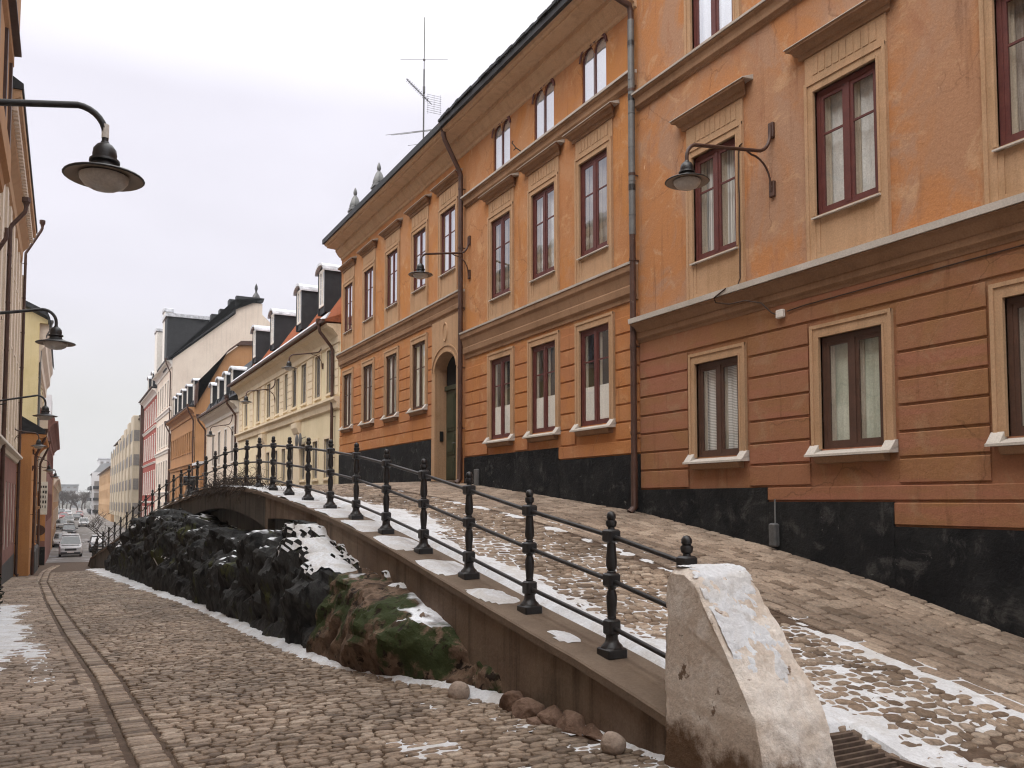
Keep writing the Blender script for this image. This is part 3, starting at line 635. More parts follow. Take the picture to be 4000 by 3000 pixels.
def window(par,F,yc,w,z0,z1,fm,cur,bar=.63,rec=.03,mull=True,dep=.1,bars=None,fw=.06,inner=True,upper=None,split=None,sash=.05,glass=None):
    a,b=yc-w/2,yc+w/2; mb=MB(); o1,o0=-rec,-rec-.05
    F.box(mb,o0,o1,a,a+fw,z0,z1); F.box(mb,o0,o1,b-fw,b,z0,z1); F.box(mb,o0,o1,a+fw,b-fw,z0,z0+fw*.95); F.box(mb,o0,o1,a+fw,b-fw,z1-fw*1.25,z1)
    q0,q1=-rec-.04,-rec-.008
    lights=[(a+fw,b-fw)]
    if mull:
        F.box(mb,o0,o1+.005,yc-.035,yc+.035,z0+fw*.95,z1-fw*1.25); lights=[(a+fw,yc-.035),(yc+.035,b-fw)]
    for (u,v) in lights:
        zz0,zz1=z0+fw*.95,z1-fw*1.25
        F.box(mb,q0,q1,u,u+sash,zz0,zz1); F.box(mb,q0,q1,v-sash,v,zz0,zz1); F.box(mb,q0,q1,u+sash,v-sash,zz0,zz0+sash); F.box(mb,q0,q1,u+sash,v-sash,zz1-sash,zz1)
        for t in (bars if bars is not None else ([bar] if bar else [])):
            zb=zz0+(zz1-zz0)*t; F.box(mb,q0+.005,q1-.004,u+sash,v-sash,zb-.014,zb+.014)
    fr=mb.build('window',fm,par)
    mb=MB(); g=-rec-.02
    for (u,v) in lights: mb.quad(F.p(g,u+.01,z0+.03),F.p(g,v-.01,z0+.03),F.p(g,v-.01,z1-.03),F.p(g,u+.01,z1-.03))
    facing(mb.build('pane',glass or M['glass'],fr),F.sg)
    if cur is None: return fr
    if inner:
        mb=MB(); i0,i1=-rec-.042,-rec-.042-dep
        for (u,v) in lights:
            u+=sash*.55; v-=sash*.55; c,d=z0+fw,z1-fw
            for y in (u,v): mb.quad(F.p(i0,y,c),F.p(i1,y,c),F.p(i1,y,d),F.p(i0,y,d))
            mb.quad(F.p(i0,u,c),F.p(i0,v,c),F.p(i1,v,c),F.p(i1,u,c)); mb.quad(F.p(i0,u,d),F.p(i0,v,d),F.p(i1,v,d),F.p(i1,u,d))
            for (y0_,y1_) in ((u,u+.035),(v-.035,v)): F.box(mb,i1,i1+.02,y0_,y1_,c,d)
        mb.build('inner_lining',M['inner'],fr)
    i1=-rec-.042-dep-.005
    zs=z0+(z1-z0)*(split or 0)
    mb=MB()
    if split:
        mb.quad(F.p(-rec-.035,a,z0),F.p(-rec-.035,b,z0),F.p(-rec-.035,b,zs),F.p(-rec-.035,a,zs)); mb.build('frosted_film',cur,fr)
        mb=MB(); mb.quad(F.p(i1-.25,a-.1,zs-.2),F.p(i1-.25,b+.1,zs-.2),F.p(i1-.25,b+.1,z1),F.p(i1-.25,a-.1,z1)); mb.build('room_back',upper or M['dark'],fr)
    else:
        n=22; 
        # gently folded cloth
        top=[];bot=[]
        for k in range(n+1):
            y=a+(b-a)*k/n; f=.012*math.sin(k*2.1+yc*7)+.008*math.sin(k*3.7)
            top.append(F.p(i1-.02+f,y,z1)); bot.append(F.p(i1-.02+f*1.4,y,z0))
        mb.add(top+bot,[(k,k+1,n+2+k,n+1+k) for k in range(n)]); mb.build('curtain',cur,fr)
    return fr
def surround(par,F,yc,w,z0,z1,hood=None,apron=None,j=.145,mt=None,flutes=True,top=.15,sill=.12,sillm=None,hoodw=.0):
    mt=mt or M['trim']; a,b=yc-w/2,yc+w/2; mb=MB(); zt=z1+top
    lo=apron if apron is not None else z0
    for (u,v,s) in ((a-j,a,-1),(b,b+j,1)):
        F.box(mb,-.10,.038,u,v,lo,zt)
        e=(u,u+.05) if s<0 else (v-.05,v); F.box(mb,.038,.055,e[0],e[1],lo+(.0),zt+.002)
        e=(v-.035,v) if s<0 else (u,u+.035); F.box(mb,.038,.047,e[0],e[1],z0,z1+.01)
    F.box(mb,-.10,.0385,a,b,z1,zt-.001); F.box(mb,.038,.0555,a-j,b+j,zt-.045,zt+.003); F.box(mb,.038,.048,a-.0,b+.0,z1+.0,z1+.035)
    if hood is not None:
        F.box(mb,.0,.026,a-j,b+j,zt+.003,hood-.2)            # frieze panel
        if flutes:
            n=9
            for k in range(n):
                y=a-.02+(b-a+.04)*(k+.5)/n; F.box(mb,.026,.034,y-.045,y+.045,zt+.09,hood-.24)
    if apron is not None:
        F.box(mb,.0,.018,a,b,lo,z0); F.box(mb,.018,.034,a+.0,b-.0,lo,lo+.10); 
        F.box(mb,.018,.03,a,a+.07,lo+.1,z0-.06); F.box(mb,.018,.03,b-.07,b,lo+.1,z0-.06)
    mb.build('surround',mt,par)
    if hood is not None:
        mb=MB(); hw=w/2+j+.05; h=hood
        pr=[(0,h-.2),(.05,h-.19),(.06,h-.13),(.1,h-.12),(.13,h-.07),(.19,h-.055),(.2,h-.015),(0,h+.0)]
        rings=[[F.p(o,yc+s*(hw+min(o,.2)*.75*1),z) for o,z in pr] for s in (-1,1)]
        mb.loft(rings); mb.build('hood',M['trim_dk'],par)
        mb=MB(); rings=[[F.p(o,yc+s*(hw+.165),z) for o,z in ((.0,h+.002),(.215,h-.018),(.215,h-.008),(.0,h+.075))] for s in (-1,1)]
        mb.loft(rings); mb.build('hood_flashing',M['flash'],par)
    # sill
    mb=MB(); sw=w/2+(.03 if apron is not None else .17); 
    if apron is not None:
        rings=[[F.p(o,yc+s*sw,z) for o,z in ((-.05,z0-.005),(.085,z0-.035),(.085,z0-.055),(-.05,z0-.04))] for s in (-1,1)]; mb.loft(rings)
        mb.build('sill',sillm or M['flash'],par)
    else:
        rings=[[F.p(o,yc+s*sw,z) for o,z in ((-.05,z0-.002),(.17,z0-.075),(.17,z0-.105),(.0,z0-.10))] for s in (-1,1)]; mb.loft(rings)
        for s in (-1,1): 
            e=(yc+s*(w/2+.02),yc+s*sw); mb.loft([[F.p(.0,y,z0-.03),F.p(.15,y,z0-.07),F.p(.05,y,z0+.055),F.p(.0,y,z0+.06)] for y in sorted(e)])
        mb.build('sill',sillm or M['flash'],par)
        mb=MB(); F.prof(mb,[(0,z0-.20),(.09,z0-.19),(.13,z0-.108),(0,z0-.1)],yc-w/2-.05,yc+w/2+.05); mb.build('sill_moulding',M['trim_dk'] if mt is M['trim'] else mt,par)
def downpipe(par,F,y,ztop,zbot,o=.14,top_o=.6,ztip=None,m=None,r=.06,grey=None,hopper=True):
    ztip=ztip or ztop+.9; mb=MB(); m=m or M['pipe']
    path=[F.p(top_o,y,ztip),F.p(top_o,y,ztip-.18),F.p(top_o*.93+o*.07,y,ztip-.3),F.p(o+.1*(top_o-o),y,ztop+.12),F.p(o,y,ztop),F.p(o,y,ztop-.25)]
    mb.tube(path+[F.p(o,y,zbot+.9)],r,10); mb.tube([F.p(o,y,zbot+.92),F.p(o,y,zbot+.12),F.p(o+.1,y,zbot+.02)],r*1.12,10)
    zz=zbot+1.4
    while zz<ztop-.3:
        mb.tube([F.p(o,y,zz),F.p(o,y,zz+.05)],r*1.15,10); F.box(mb,0,o,y-.012,y+.012,zz+.015,zz+.035); zz+=1.55
    o_=mb.build('downpipe',m,par,smooth=40)
    if hopper:
        mb=MB(); c=F.p(top_o,y,ztip-.1); mb.lathe([(r*1.1,0),(r*1.5,.1),(r*2.1,.14),(r*2.1,.28)],c,8); mb.build('hopper',m,o_,smooth=40)
    if grey:
        mb=MB(); mb.tube([F.p(o,y,grey[0]),F.p(o,y,grey[1])],r*1.06,12); 
        zz=grey[0]+.35
        while zz<grey[1]: mb.tube([F.p(o,y,zz),F.p(o,y,zz+.012)],r*1.14,12); zz+=.62
        mb.build('grey_section',M['pipe_gr'],o_,smooth=40)
        for zz in grey[2]:
            mb=MB(); mb.tube([F.p(o,y,zz),F.p(o,y,zz+.11)],r*1.12,12); mb.build('clamp_band',M['iron'],o_,smooth=40)
    return o_
def plinth(par,F,segs,zlow,m=None,o=.035):
    mb=MB()
    for (a,b,zt) in segs:
        n=max(2,int((b-a)/.12)); k=max(3,int((zt-zlow)/.14)); vs=[]
        for i in range(n+1):
            for j in range(k+1):
                y=a+(b-a)*i/n; z=zlow+(zt-zlow)*j/k
                d=o+.012*mnoise.noise(Vector((y*3,z*3,1.)))+.01*mnoise.noise(Vector((y*9,z*9,4.))) if 0<i<n else o
                vs.append(F.p(d,y,z))
        mb.add(vs,[(i*(k+1)+j,(i+1)*(k+1)+j,(i+1)*(k+1)+j+1,i*(k+1)+j+1) for i in range(n) for j in range(k)])
        mb.quad(F.p(0,a,zt),F.p(0,b,zt),F.p(o,b,zt),F.p(o,a,zt))
        for y in (a,b): mb.quad(F.p(0,y,zlow),F.p(o,y,zlow),F.p(o,y,zt),F.p(0,y,zt))
    return mb.build('plinth',m or M['plinth'],par,smooth=50)
def course(par,F,y0,y1,zt,zb,out=.22,flash=True,m=None,fh=.04):
    h=zt-zb; mb=MB(); e=.006
    pr=[(0,zb),(.035,zb+.01),(.04,zb+.12*h),(.09,zb+.2*h),(.1,zb+.38*h),(.085,zb+.42*h),(out*.62,zb+.68*h),(out*.85,zb+.76*h),(out*.9,zt-fh-.03),(out*.9,zt-fh-.014),(0,zt-fh*.95)]
    F.prof(mb,pr,y0,y1); mb.build('string_course',m or M['trim_dk'],par,smooth=None)
    if flash:
        mb=MB(); F.prof(mb,[(0,zt-fh*.9),(out*1.0,zt-fh-.012),(out*1.03,zt-.012),(0,zt+.03)],y0,y1); mb.build('course_flashing',M['flash'],par)
def gable_roof(par,F,y0,y1,ze,over,run,rise,D,m=None,th=.17):
    mb=MB(); pr=[(over,ze),(over,ze+th),(-run,ze+rise+th),(-D-.3,ze+th),(-D-.3,ze)]
    mb.loft([[F.p(o,y,z) for o,z in pr] for y in (y0,y1)]); return mb.build('roof',m or M['roof'],par)
FR=Fac(9.0,-1); FL=Fac(-1.9,1)
# ================================================================== the three ochre houses
FF=FR
def house(name,y,z,label,cat='house',F=None): return thing(name,((F or FR).X0,y,z),label,cat)
# ---- nearest: reddish house
h=house('ochre_house',8,-.3,'nearest house with weathered reddish ochre plaster and a black base, filling the right edge')
Y0,Y1=-3.,12.1
ups=[(10.1,'pleat'),(7.56,'lace'),(5.02,'dark'),(2.48,'lace'),(-.06,'lace')]
W=1.02
ops=[]
for y,_ in ups: ops+= [(y-W/2,y+W/2,5.48,7.21),(y-.5,y+.5,2.29,3.80),(y-.5,y+.5,8.94,10.6)]
mb=MB(); wall_open(mb,FF,Y0,Y1,4.5,13.4,ops); shell(mb,FF,Y0,Y1,-1,13.4,10); mb.build('wall',M['wall_red'],h)
ex=[(y-.70,y+.70,2.05,4.02) for y,_ in ups]
mb=MB(); wall_open(mb,FF,Y0,Y1,-1,4.5,[o for o in ops if o[3]<4.5])
zs=[1.80,2.12,2.435,2.76,3.08,3.41,3.735,4.045,4.42]
bands(mb,FF,Y0+.01,Y1-.02,zs,ex)
bands(mb,FF,Y0+.01,9.05,[1.59,1.80],[]); bands(mb,FF,Y0+.01,6.95,[1.29,1.59],[])
mb.build('base_storey',M['wall_base'],h)
plinth(h,FF,[(9.055,Y1,1.79),(6.955,9.05,1.583),(Y0,6.95,1.283)],-1)
course(h,FF,Y0,Y1,4.81,4.38,.26,fh=.085); course(h,FF,Y0,Y1,8.91,8.62,.17,fh=.03)
for i,(y,k) in enumerate(ups):
    window(h,FF,y,W,5.48,7.21,M['wframe'],{'pleat':M['c_pleat'],'lace':M['c_lace'],'dark':M['c_sheer']}[k],bar=.66)
    surround(h,FF,y,W,5.48,7.21,hood=7.93,apron=4.83)
    if i==0: window(h,FF,y,1.0,2.29,3.80,M['wframe_br'],M['c_blind'],bar=None,dep=.05)
    elif i==1: window(h,FF,y,1.0,2.29,3.80,M['wframe_br'],M['c_green'],bar=None,dep=.07)
    else: window(h,FF,y,1.0,2.29,3.80,M['wframe_br'],M['c_sheer'],bar=None)
    surround(h,FF,y,1.0,2.29,3.80,top=.17)
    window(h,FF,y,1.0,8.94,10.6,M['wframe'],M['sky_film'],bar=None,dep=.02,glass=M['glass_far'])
    surround(h,FF,y,1.0,8.94,10.6,apron=8.92)
# air vent in the top of a window frame
mb=MB(); FF.box(mb,-.05,-.028,10.0,10.3,3.73,3.765); mb.build('vent_slot',M['wframe_br'],h)
mb=MB(); FF.prof(mb,[(0,12.9),(.1,12.95),(.3,13.1),(.35,13.25),(.7,13.35),(.75,13.5),(0,13.5)],Y0,Y1); mb.build('cornice',M['trim'],h)
gable_roof(h,FF,Y0,Y1,13.5,.8,5,3,10)
# small grey pipe guard on the plinth
g=thing('cable_guard',(8.93,8.87,.9),'grey metal cable guard with thin conduit on the black base of the nearest house','cable guard')
mb=MB(); mb.cbox(8.845,8.955,8.80,8.93,.95,1.28,.02); mb.build('cover',M['grey'],g)
mb=MB(); mb.tube([(8.925,8.865,1.27),(8.925,8.865,1.62)],.012,6); mb.build('conduit',M['pipe_gr'],g)
# wiring from the lamp down to the cornice
mb=MB(); o=.03
pts=[FF.p(.06,9.42,7.0),FF.p(.07,9.47,6.98),FF.p(.07,9.495,6.85)]+[FF.p(.065,9.50+.005*math.sin(z*9),z) for z in np.arange(6.7,4.85,-.25)]+[FF.p(.1,9.52,4.84),FF.p(.27,9.6,4.79),FF.p(.275,9.85,4.70),FF.p(.22,9.88,4.64),FF.p(.2,9.6,4.56),FF.p(.21,9.25,4.54),FF.p(.14,9.0,4.46),FF.p(.06,8.88,4.30),FF.p(.045,8.8,4.26)]
mb.tube(pts,.011,6); mb.tube([FF.p(.045,8.6,4.27),FF.p(.04,8.3,4.29),FF.p(.04,5.,4.32),FF.p(.04,2.,4.32)],.009,6)
tag(mb.build('cable',M['cable'],None,smooth=60),'thin brown cable running down the plaster beside the window under the nearest wall lamp','cable')
g=thing('junction_box',(8.94,8.7,4.2),'small white junction box under the moulding of the nearest house','junction box')
mb=MB(); mb.cbox(8.905,8.97,8.64,8.78,4.19,4.31,.012); mb.build('box',M['white'],g)
M['c_sheer2']=mat('grey_green_curtain',[(.3,(.1,.1,.09)),(.55,(.3,.31,.28)),(.7,(.16,.155,.14))],rough=.9,scale=2.6,stretch=(1,4,.4))
# ---- middle: orange house with twin arched attic windows
h=house('ochre_house',15.8,1.3,'middle orange house with twin arched attic windows and half frosted ground floor windows')
Y0,Y1=12.1,19.5; cs=[13.54,15.5,17.5]
ops=[]
for y in cs: ops+=[(y-.5,y+.5,6.44,8.32),(y-.52,y+.52,3.06,4.95),(y-.43,y+.43,9.44,10.62,.2)]
mb=MB(); wall_open(mb,FF,Y0,Y1,5.1,10.9,ops); shell(mb,FF,Y0,Y1,0,10.9,10)
def arch_fill(mb,y0,y1,zs,zt,rise,d):
    """plaster left above a round head inside a square opening"""
    n=12; c=(y0+y1)/2; r=(y1-y0)/2
    arc=[(c-r*math.cos(math.pi*k/n),zs+rise*math.sin(math.pi*k/n)) for k in range(n+1)]
    for (a,b),(a2,b2) in zip(arc,arc[1:]):
        mb.quad(FF.p(0,a,b),FF.p(0,a2,b2),FF.p(0,a2,zt),FF.p(0,a,zt)); mb.quad(FF.p(0,a,b),FF.p(0,a2,b2),FF.p(-d,a2,b2),FF.p(-d,a,b))
for y in cs: 
    for s in (-1,1): arch_fill(mb,*sorted((y,y+s*.43)),10.40,10.62,.215,.2)
mb.build('wall',M['wall_ora'],h)
mb=MB(); wall_open(mb,FF,Y0,Y1,0,5.1,[o for o in ops if o[3]<5.1])
zs=[2.70+.325*k for k in range(8)]
bands(mb,FF,Y0+.02,Y1-.02,zs,[(y-.7,y+.7,2.85,5.2) for y in cs]); bands(mb,FF,Y0+.02,14.88,[2.43,2.70],[])
mb.build('base_storey',M['wall_ora_base'],h)
plinth(h,FF,[(14.885,Y1,2.69),(Y0,14.88,2.425)],0)
course(h,FF,Y0+.04,Y1-.02,5.87,5.2,.2); course(h,FF,Y0+.04,Y1-.02,9.4,9.12,.17)
for y in cs:
    window(h,FF,y,1.0,6.44,8.32,M['wframe'],[M['c_sheer'],M['c_lace'],M['c_sheer2']][cs.index(y)],bar=.65,rec=.015,dep=.07,glass=M['glass_mid'])
    surround(h,FF,y,1.0,6.44,8.32,hood=9.02,apron=5.93)
    window(h,FF,y,1.04,3.06,4.95,M['wframe'],M['c_white'],bar=.68,split=.4,upper=M['dark'],rec=.015,dep=.05,sash=.04)
    surround(h,FF,y,1.04,3.06,4.95,top=.17)
    # twin arched light
    mb=MB(); n=12; rec=.025
    for s in (-1,1):
        c=y+s*.215; out=[(c+.205*math.cos(math.pi*k/n),10.40+.205*math.sin(math.pi*k/n)) for k in range(n+1)]; inn=[(c+.178*math.cos(math.pi*k/n),10.40+.178*math.sin(math.pi*k/n)) for k in range(n+1)]
        out=[(c+.205,9.45)]+out+[(c-.205,9.45)]; inn=[(c+.178,9.47)]+inn+[(c-.178,9.47)]
        for k in range(len(out)-1):
            for oo in (-rec,): mb.quad(FF.p(oo,*out[k]),FF.p(oo,*out[k+1]),FF.p(oo,*inn[k+1]),FF.p(oo,*inn[k]))
            mb.quad(FF.p(-rec,*inn[k]),FF.p(-rec,*inn[k+1]),FF.p(-rec-.02,*inn[k+1]),FF.p(-rec-.02,*inn[k]))
        mb.quad(FF.p(-rec,*out[0]),FF.p(-rec,*out[-1]),FF.p(-rec,*inn[-1]),FF.p(-rec,*inn[0]))
    fr=mb.build('window',M['wframe'],h)
    mb=MB()
    for s in (-1,1):
        c=y+s*.215; mb.poly([FF.p(-rec-.015,c+.182,9.48)]+[FF.p(-rec-.015,c+.182*math.cos(math.pi*k/n),10.40+.182*math.sin(math.pi*k/n)) for k in range(n+1)]+[FF.p(-rec-.015,c-.182,9.48)])
    facing(mb.build('pane',M['glass_far'],fr),FF.sg)
    mb=MB(); mb.quad(FF.p(-rec-.03,y-.42,9.44),FF.p(-rec-.03,y+.42,9.44),FF.p(-rec-.03,y+.42,10.7),FF.p(-rec-.03,y-.42,10.7)); mb.build('blind',M['sky_film'],fr)  # painted stand-in for sky mirrored in the attic panes
    mb=MB(); # raised arched moulding
    for s in (-1,1):
        c=y+s*.215; k0,k1=(0,n) 
        for k in range(n):
            a0,a1=math.pi*k/n,math.pi*(k+1)/n; q=[]
            for r_ in (.215,.275): q.append([(c+r_*math.cos(t),10.40+r_*math.sin(t)) for t in (a0,a1)])
            if s*((q[1][0][0]+q[1][1][0])/2-y)<0: continue
            mb.quad(FF.p(.03,*q[0][0]),FF.p(.03,*q[0][1]),FF.p(.03,*q[1][1]),FF.p(.03,*q[1][0])); mb.quad(FF.p(.03,*q[1][0]),FF.p(.03,*q[1][1]),FF.p(0,*q[1][1]),FF.p(0,*q[1][0]))
    mb.build('arch_moulding',M['wframe'],h)
mb=MB(); FF.prof(mb,[(0,10.58),(.04,10.60),(.05,10.67),(.10,10.69),(.18,10.78),(.23,10.87),(.25,10.87),(.25,10.965),(.29,10.97),(.58,10.985),(.58,11.03),(.65,11.045),(.68,11.11),(0,11.11)],Y0+.02,Y1); mb.build('cornice',M['trim_lt'],h)
rf=gable_roof(h,FF,Y0+.02,Y1,11.115,.76,5,3.2,10)
mb=MB(); y=Y0+.05
while y<Y1-.05:
    FF.box(mb,.55,.80+random.uniform(-.012,.02),y,y+.17,11.26,11.31+random.uniform(0,.03)); y+=.185
mb.build('eave_tiles',M['roof'],rf)
downpipe(h,FF,12.13,10.45,1.37,o=.13,top_o=.5,ztip=10.95,r=.058,grey=(6.35,10.3,(7.15,8.8,9.8)),hopper=False)
# tiny iron hook left on the wall above the attic course
mb=MB(); mb.tube([FF.p(0,16.55,9.55),FF.p(.12,16.55,9.6),FF.p(.2,16.6,9.72),FF.p(.16,16.62,9.78)],.012,6); mb.tube([FF.p(.12,16.55,9.6),FF.p(.2,16.52,9.52)],.01,6); mb.build('iron_hook',M['iron'],h)
g=thing('vent_plate',(8.95,18.7,1.95),'narrow grey metal plate standing on the black base beside the arched doorway','wall plate')
mb=MB(); mb.cbox(8.91,8.965,18.6,18.82,1.93,2.37,.01); mb.build('plate',M['grey'],g)
# ---- far: orange house with arched doorway
h=house('ochre_house',25,1.8,'far orange house with an arched doorway beside the brown downpipe')
Y0,Y1=19.5,30.6; lo=[22.67,24.98,27.29,29.6]; up=[20.6]+lo
ops=[(y-.5,y+.5,7.76,9.45) for y in up]+[(y-.5,y+.5,4.26,6.17) for y in lo]+[(19.98,21.42,1.9,5.6,.3)]
mb=MB(); wall_open(mb,FF,Y0,Y1,6.2,10.9,ops); shell(mb,FF,Y0,Y1,0,10.9,10); mb.build('wall',M['wall_ora'],h)
mb=MB(); wall_open(mb,FF,Y0,Y1,0,6.2,[o for o in ops if o[3]<6.2]+[]); zs=[3.3+.325*k for k in range(10)]
bands(mb,FF,21.66,Y1-.02,zs,[(y-.68,y+.68,4.05,6.38) for y in lo])
mb.build('base_storey',M['wall_ora_base'],h)
plinth(h,FF,[(21.67,Y1,3.29)],0)
course(h,FF,Y0+.06,Y1-.01,7.02,6.5,.2)
for y in up:
    window(h,FF,y,1.0,7.76,9.45,M['wframe'],M['c_white'],bar=.62,rec=.012,dep=.03,fw=.045,sash=.03,glass=M['glass_far'],inner=False)
    surround(h,FF,y,1.0,7.76,9.45,hood=10.22,apron=7.06)
for y in lo:
    window(h,FF,y,1.0,4.26,6.17,M['wframe_br'],M['c_white'],bar=.62,dep=.03,rec=.012,fw=.045,sash=.03,inner=False); surround(h,FF,y,1.0,4.26,6.17,top=.18)
mb=MB(); FF.prof(mb,[(0,10.58),(.04,10.60),(.05,10.67),(.10,10.69),(.18,10.78),(.23,10.87),(.25,10.87),(.25,10.965),(.29,10.97),(.58,10.985),(.58,11.03),(.65,11.045),(.68,11.11),(0,11.11)],Y0,Y1); mb.build('cornice',M['trim_lt'],h)
rf=gable_roof(h,FF,Y0,Y1+.05,11.115,.74,5,3.2,10)
for (y,k) in ((27.6,1),(30.3,1)):
    mb=MB(); mb.cbox(9.2,9.6,y-.19,y+.19,11.3,12.6,.02); mb.cbox(9.17,9.63,y-.22,y+.22,12.42,12.5,.01)
    mb.lathe([(.21,0),(.22,.03),(.17,.2),(.12,.34),(.07,.42),(.05,.44)],(9.4,y,12.6),8); mb.lathe([(.03,0),(.06,.05),(.075,.13),(.05,.24),(.015,.32)],(9.4,y,13.02),8)
    mb.build('chimney',M['pipe_gr'],rf,smooth=40)
# portal
mb=MB(); a,b=19.98,21.42; c=(a+b)/2; r=(b-a)/2; n=16; zs=5.12
FF.box(mb,-.005,.05,19.72,a,1.9,6.5); FF.box(mb,-.005,.05,b,21.64,1.9,6.5); FF.box(mb,-.005,.049,a,b,5.6,6.5)
arc=[(c-r*math.cos(math.pi*k/n),zs+.46*math.sin(math.pi*k/n)) for k in range(n+1)]
for (y,z),(y2,z2) in zip(arc,arc[1:]):
    mb.quad(FF.p(.048,y,z),FF.p(.048,y2,z2),FF.p(.048,y2,5.61),FF.p(.048,y,5.61)); mb.quad(FF.p(.048,y,z),FF.p(.048,y2,z2),FF.p(-.3,y2,z2),FF.p(-.3,y,z))
for k in range(n):
    for (r0,r1,oo) in ((.16,.2,.072),(.0,.045,.066)):
        q=[]
        for rr in (r0,r1): q.append([(c-(r+rr)*math.cos(math.pi*t/n),zs+(.46+rr)*math.sin(math.pi*t/n)) for t in (k,k+1)])
        mb.loft([[FF.p(.048,*q[0][0]),FF.p(oo,*q[0][0]),FF.p(oo,*q[1][0]),FF.p(.048,*q[1][0])],[FF.p(.048,*q[0][1]),FF.p(oo,*q[0][1]),FF.p(oo,*q[1][1]),FF.p(.048,*q[1][1])]])
for t0 in np.linspace(0,2*math.pi,17)[:-1]:
    t1=t0+2*math.pi/16; e=lambda t,k:(c+.16*k*math.cos(t),6.12+.27*k*math.sin(t))
    mb.loft([[FF.p(.048,*e(t,.82)),FF.p(.075,*e(t,.9)),FF.p(.048,*e(t,1.0))] for t in (t0,t1)])
FF.box(mb,-.3,-.006,a-.05,a+.012,2.0,5.13); FF.box(mb,-.3,-.006,b-.012,b+.05,2.0,5.13)
por=mb.build('portal',M['trim'],h)
M['door']=mat('dark_green_door',[(.3,(.03,.036,.022)),(.7,(.055,.058,.035))],rough=.45,scale=6)
mb=MB(); FF.box(mb,-.34,-.3,a,b,2.1,4.62); FF.box(mb,-.3,-.285,c-.015,c+.015,2.12,4.6)
for s in (-1,1):
    for (z0,z1) in ((2.2,2.75),(2.85,3.4),(3.5,4.5)):
        u,v=sorted((c+s*.1,c+s*.62)); FF.box(mb,-.3,-.275,u,v,z0,z1); FF.box(mb,-.275,-.26,u+.08,v-.08,z0+.08,z1-.08)
dr=mb.build('door',M['door'],h)
mb=MB(); mb.tube([FF.p(-.3,c+.05,3.15),FF.p(-.23,c+.05,3.15),FF.p(-.23,c+.16,3.15)],.012,6); mb.build('handle',M['pipe_gr'],dr)
mb=MB(); FF.box(mb,-.34,-.24,a,b,4.62,4.74); FF.box(mb,-.33,-.3,c-.02,c+.02,4.74,5.6); mb.build('transom',M['door'],h)
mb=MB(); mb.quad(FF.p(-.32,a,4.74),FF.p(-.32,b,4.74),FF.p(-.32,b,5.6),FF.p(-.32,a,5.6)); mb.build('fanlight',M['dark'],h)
mb=MB(); FF.box(mb,-.33,.16,a-.02,b+.02,1.9,2.13); mb.build('doorstep',M['coping'],h)
mb=MB(); FF.box(mb,-.2,-.1,21.375,21.407,3.22,3.5); mb.build('intercom',M['dark'],h)
downpipe(h,FF,19.55,10.0,2.02,o=.13,top_o=.62,ztip=11.15,r=.062)
# ---- roof antenna
an=thing('roof_antenna',(11,27.4,12),'tall thin television antenna mast rising behind the roof of the orange house','antenna')
mb=MB(); mb.tube([(11,27.5,12.2),(11,27.45,17.0)],.028,6); mb.tube([(11,27.45,17.),(11,27.42,18.9)],.016,6); mb.lathe([(.03,0),(.045,.04),(.045,.26),(.02,.3)],(11,27.45,16.1),6); mb.build('mast',M['grey'],an)
Rv=Vector((.884,-.468,0)); Fv=Vector((.468,.884,0))
def an_el(mb,c,d,l,r=.009): mb.tube([c-d*l/2,c+d*l/2],r,5)
C0=Vector((11,27.45,17.35)); mb=MB(); an_el(mb,C0,Rv,1.7); mb.lathe([(.04,-.03),(.05,0),(.03,.04)],C0,6); mb.build('crossbar',M['pipe_gr'],an)
mb=MB(); A0=Vector((11,27.45,16.0)); dv=(Rv*-.68+Vector((0,0,.62))+Fv*-.2).normalized(); s0=A0-dv*.38
mb.tube([s0,A0+dv*.85],.014,5); side=dv.cross(Fv).normalized()
for k in range(12):
    p=s0+dv*(.22+k*.085); an_el(mb,p,Fv,.26,.008); an_el(mb,p,side,.16,.008)
mb.build('yagi',M['grey'],an)
mb=MB(); g0=s0+Rv*.08
for k in range(9): an_el(mb,g0+Vector((0,0,.32-.08*k)),(Rv*.8+Fv*.4),.62,.006)
for k in (-1,0,1): an_el(mb,g0+Rv*.22*k,Vector((0,0,1)),.68,.006)
mb.build('reflector',M['grey'],an)
mb=MB(); B0=Vector((11,27.5,14.75)); bd=(Rv*-.5+Vector((0,0,.25))+Fv*.6).normalized(); mb.tube([B0-bd*.3,B0+bd*.75],.012,5); ex=(Rv*.95+Vector((0,0,.12))).normalized()
for k,l in ((-.25,1.9),(.0,2.2),(.12,2.2),(.7,2.0)): an_el(mb,B0+bd*k,ex,l,.009)
an_el(mb,B0-Vector((0,0,.45)),ex,1.1,.008); mb.build('dipoles',M['pipe_gr'],an)
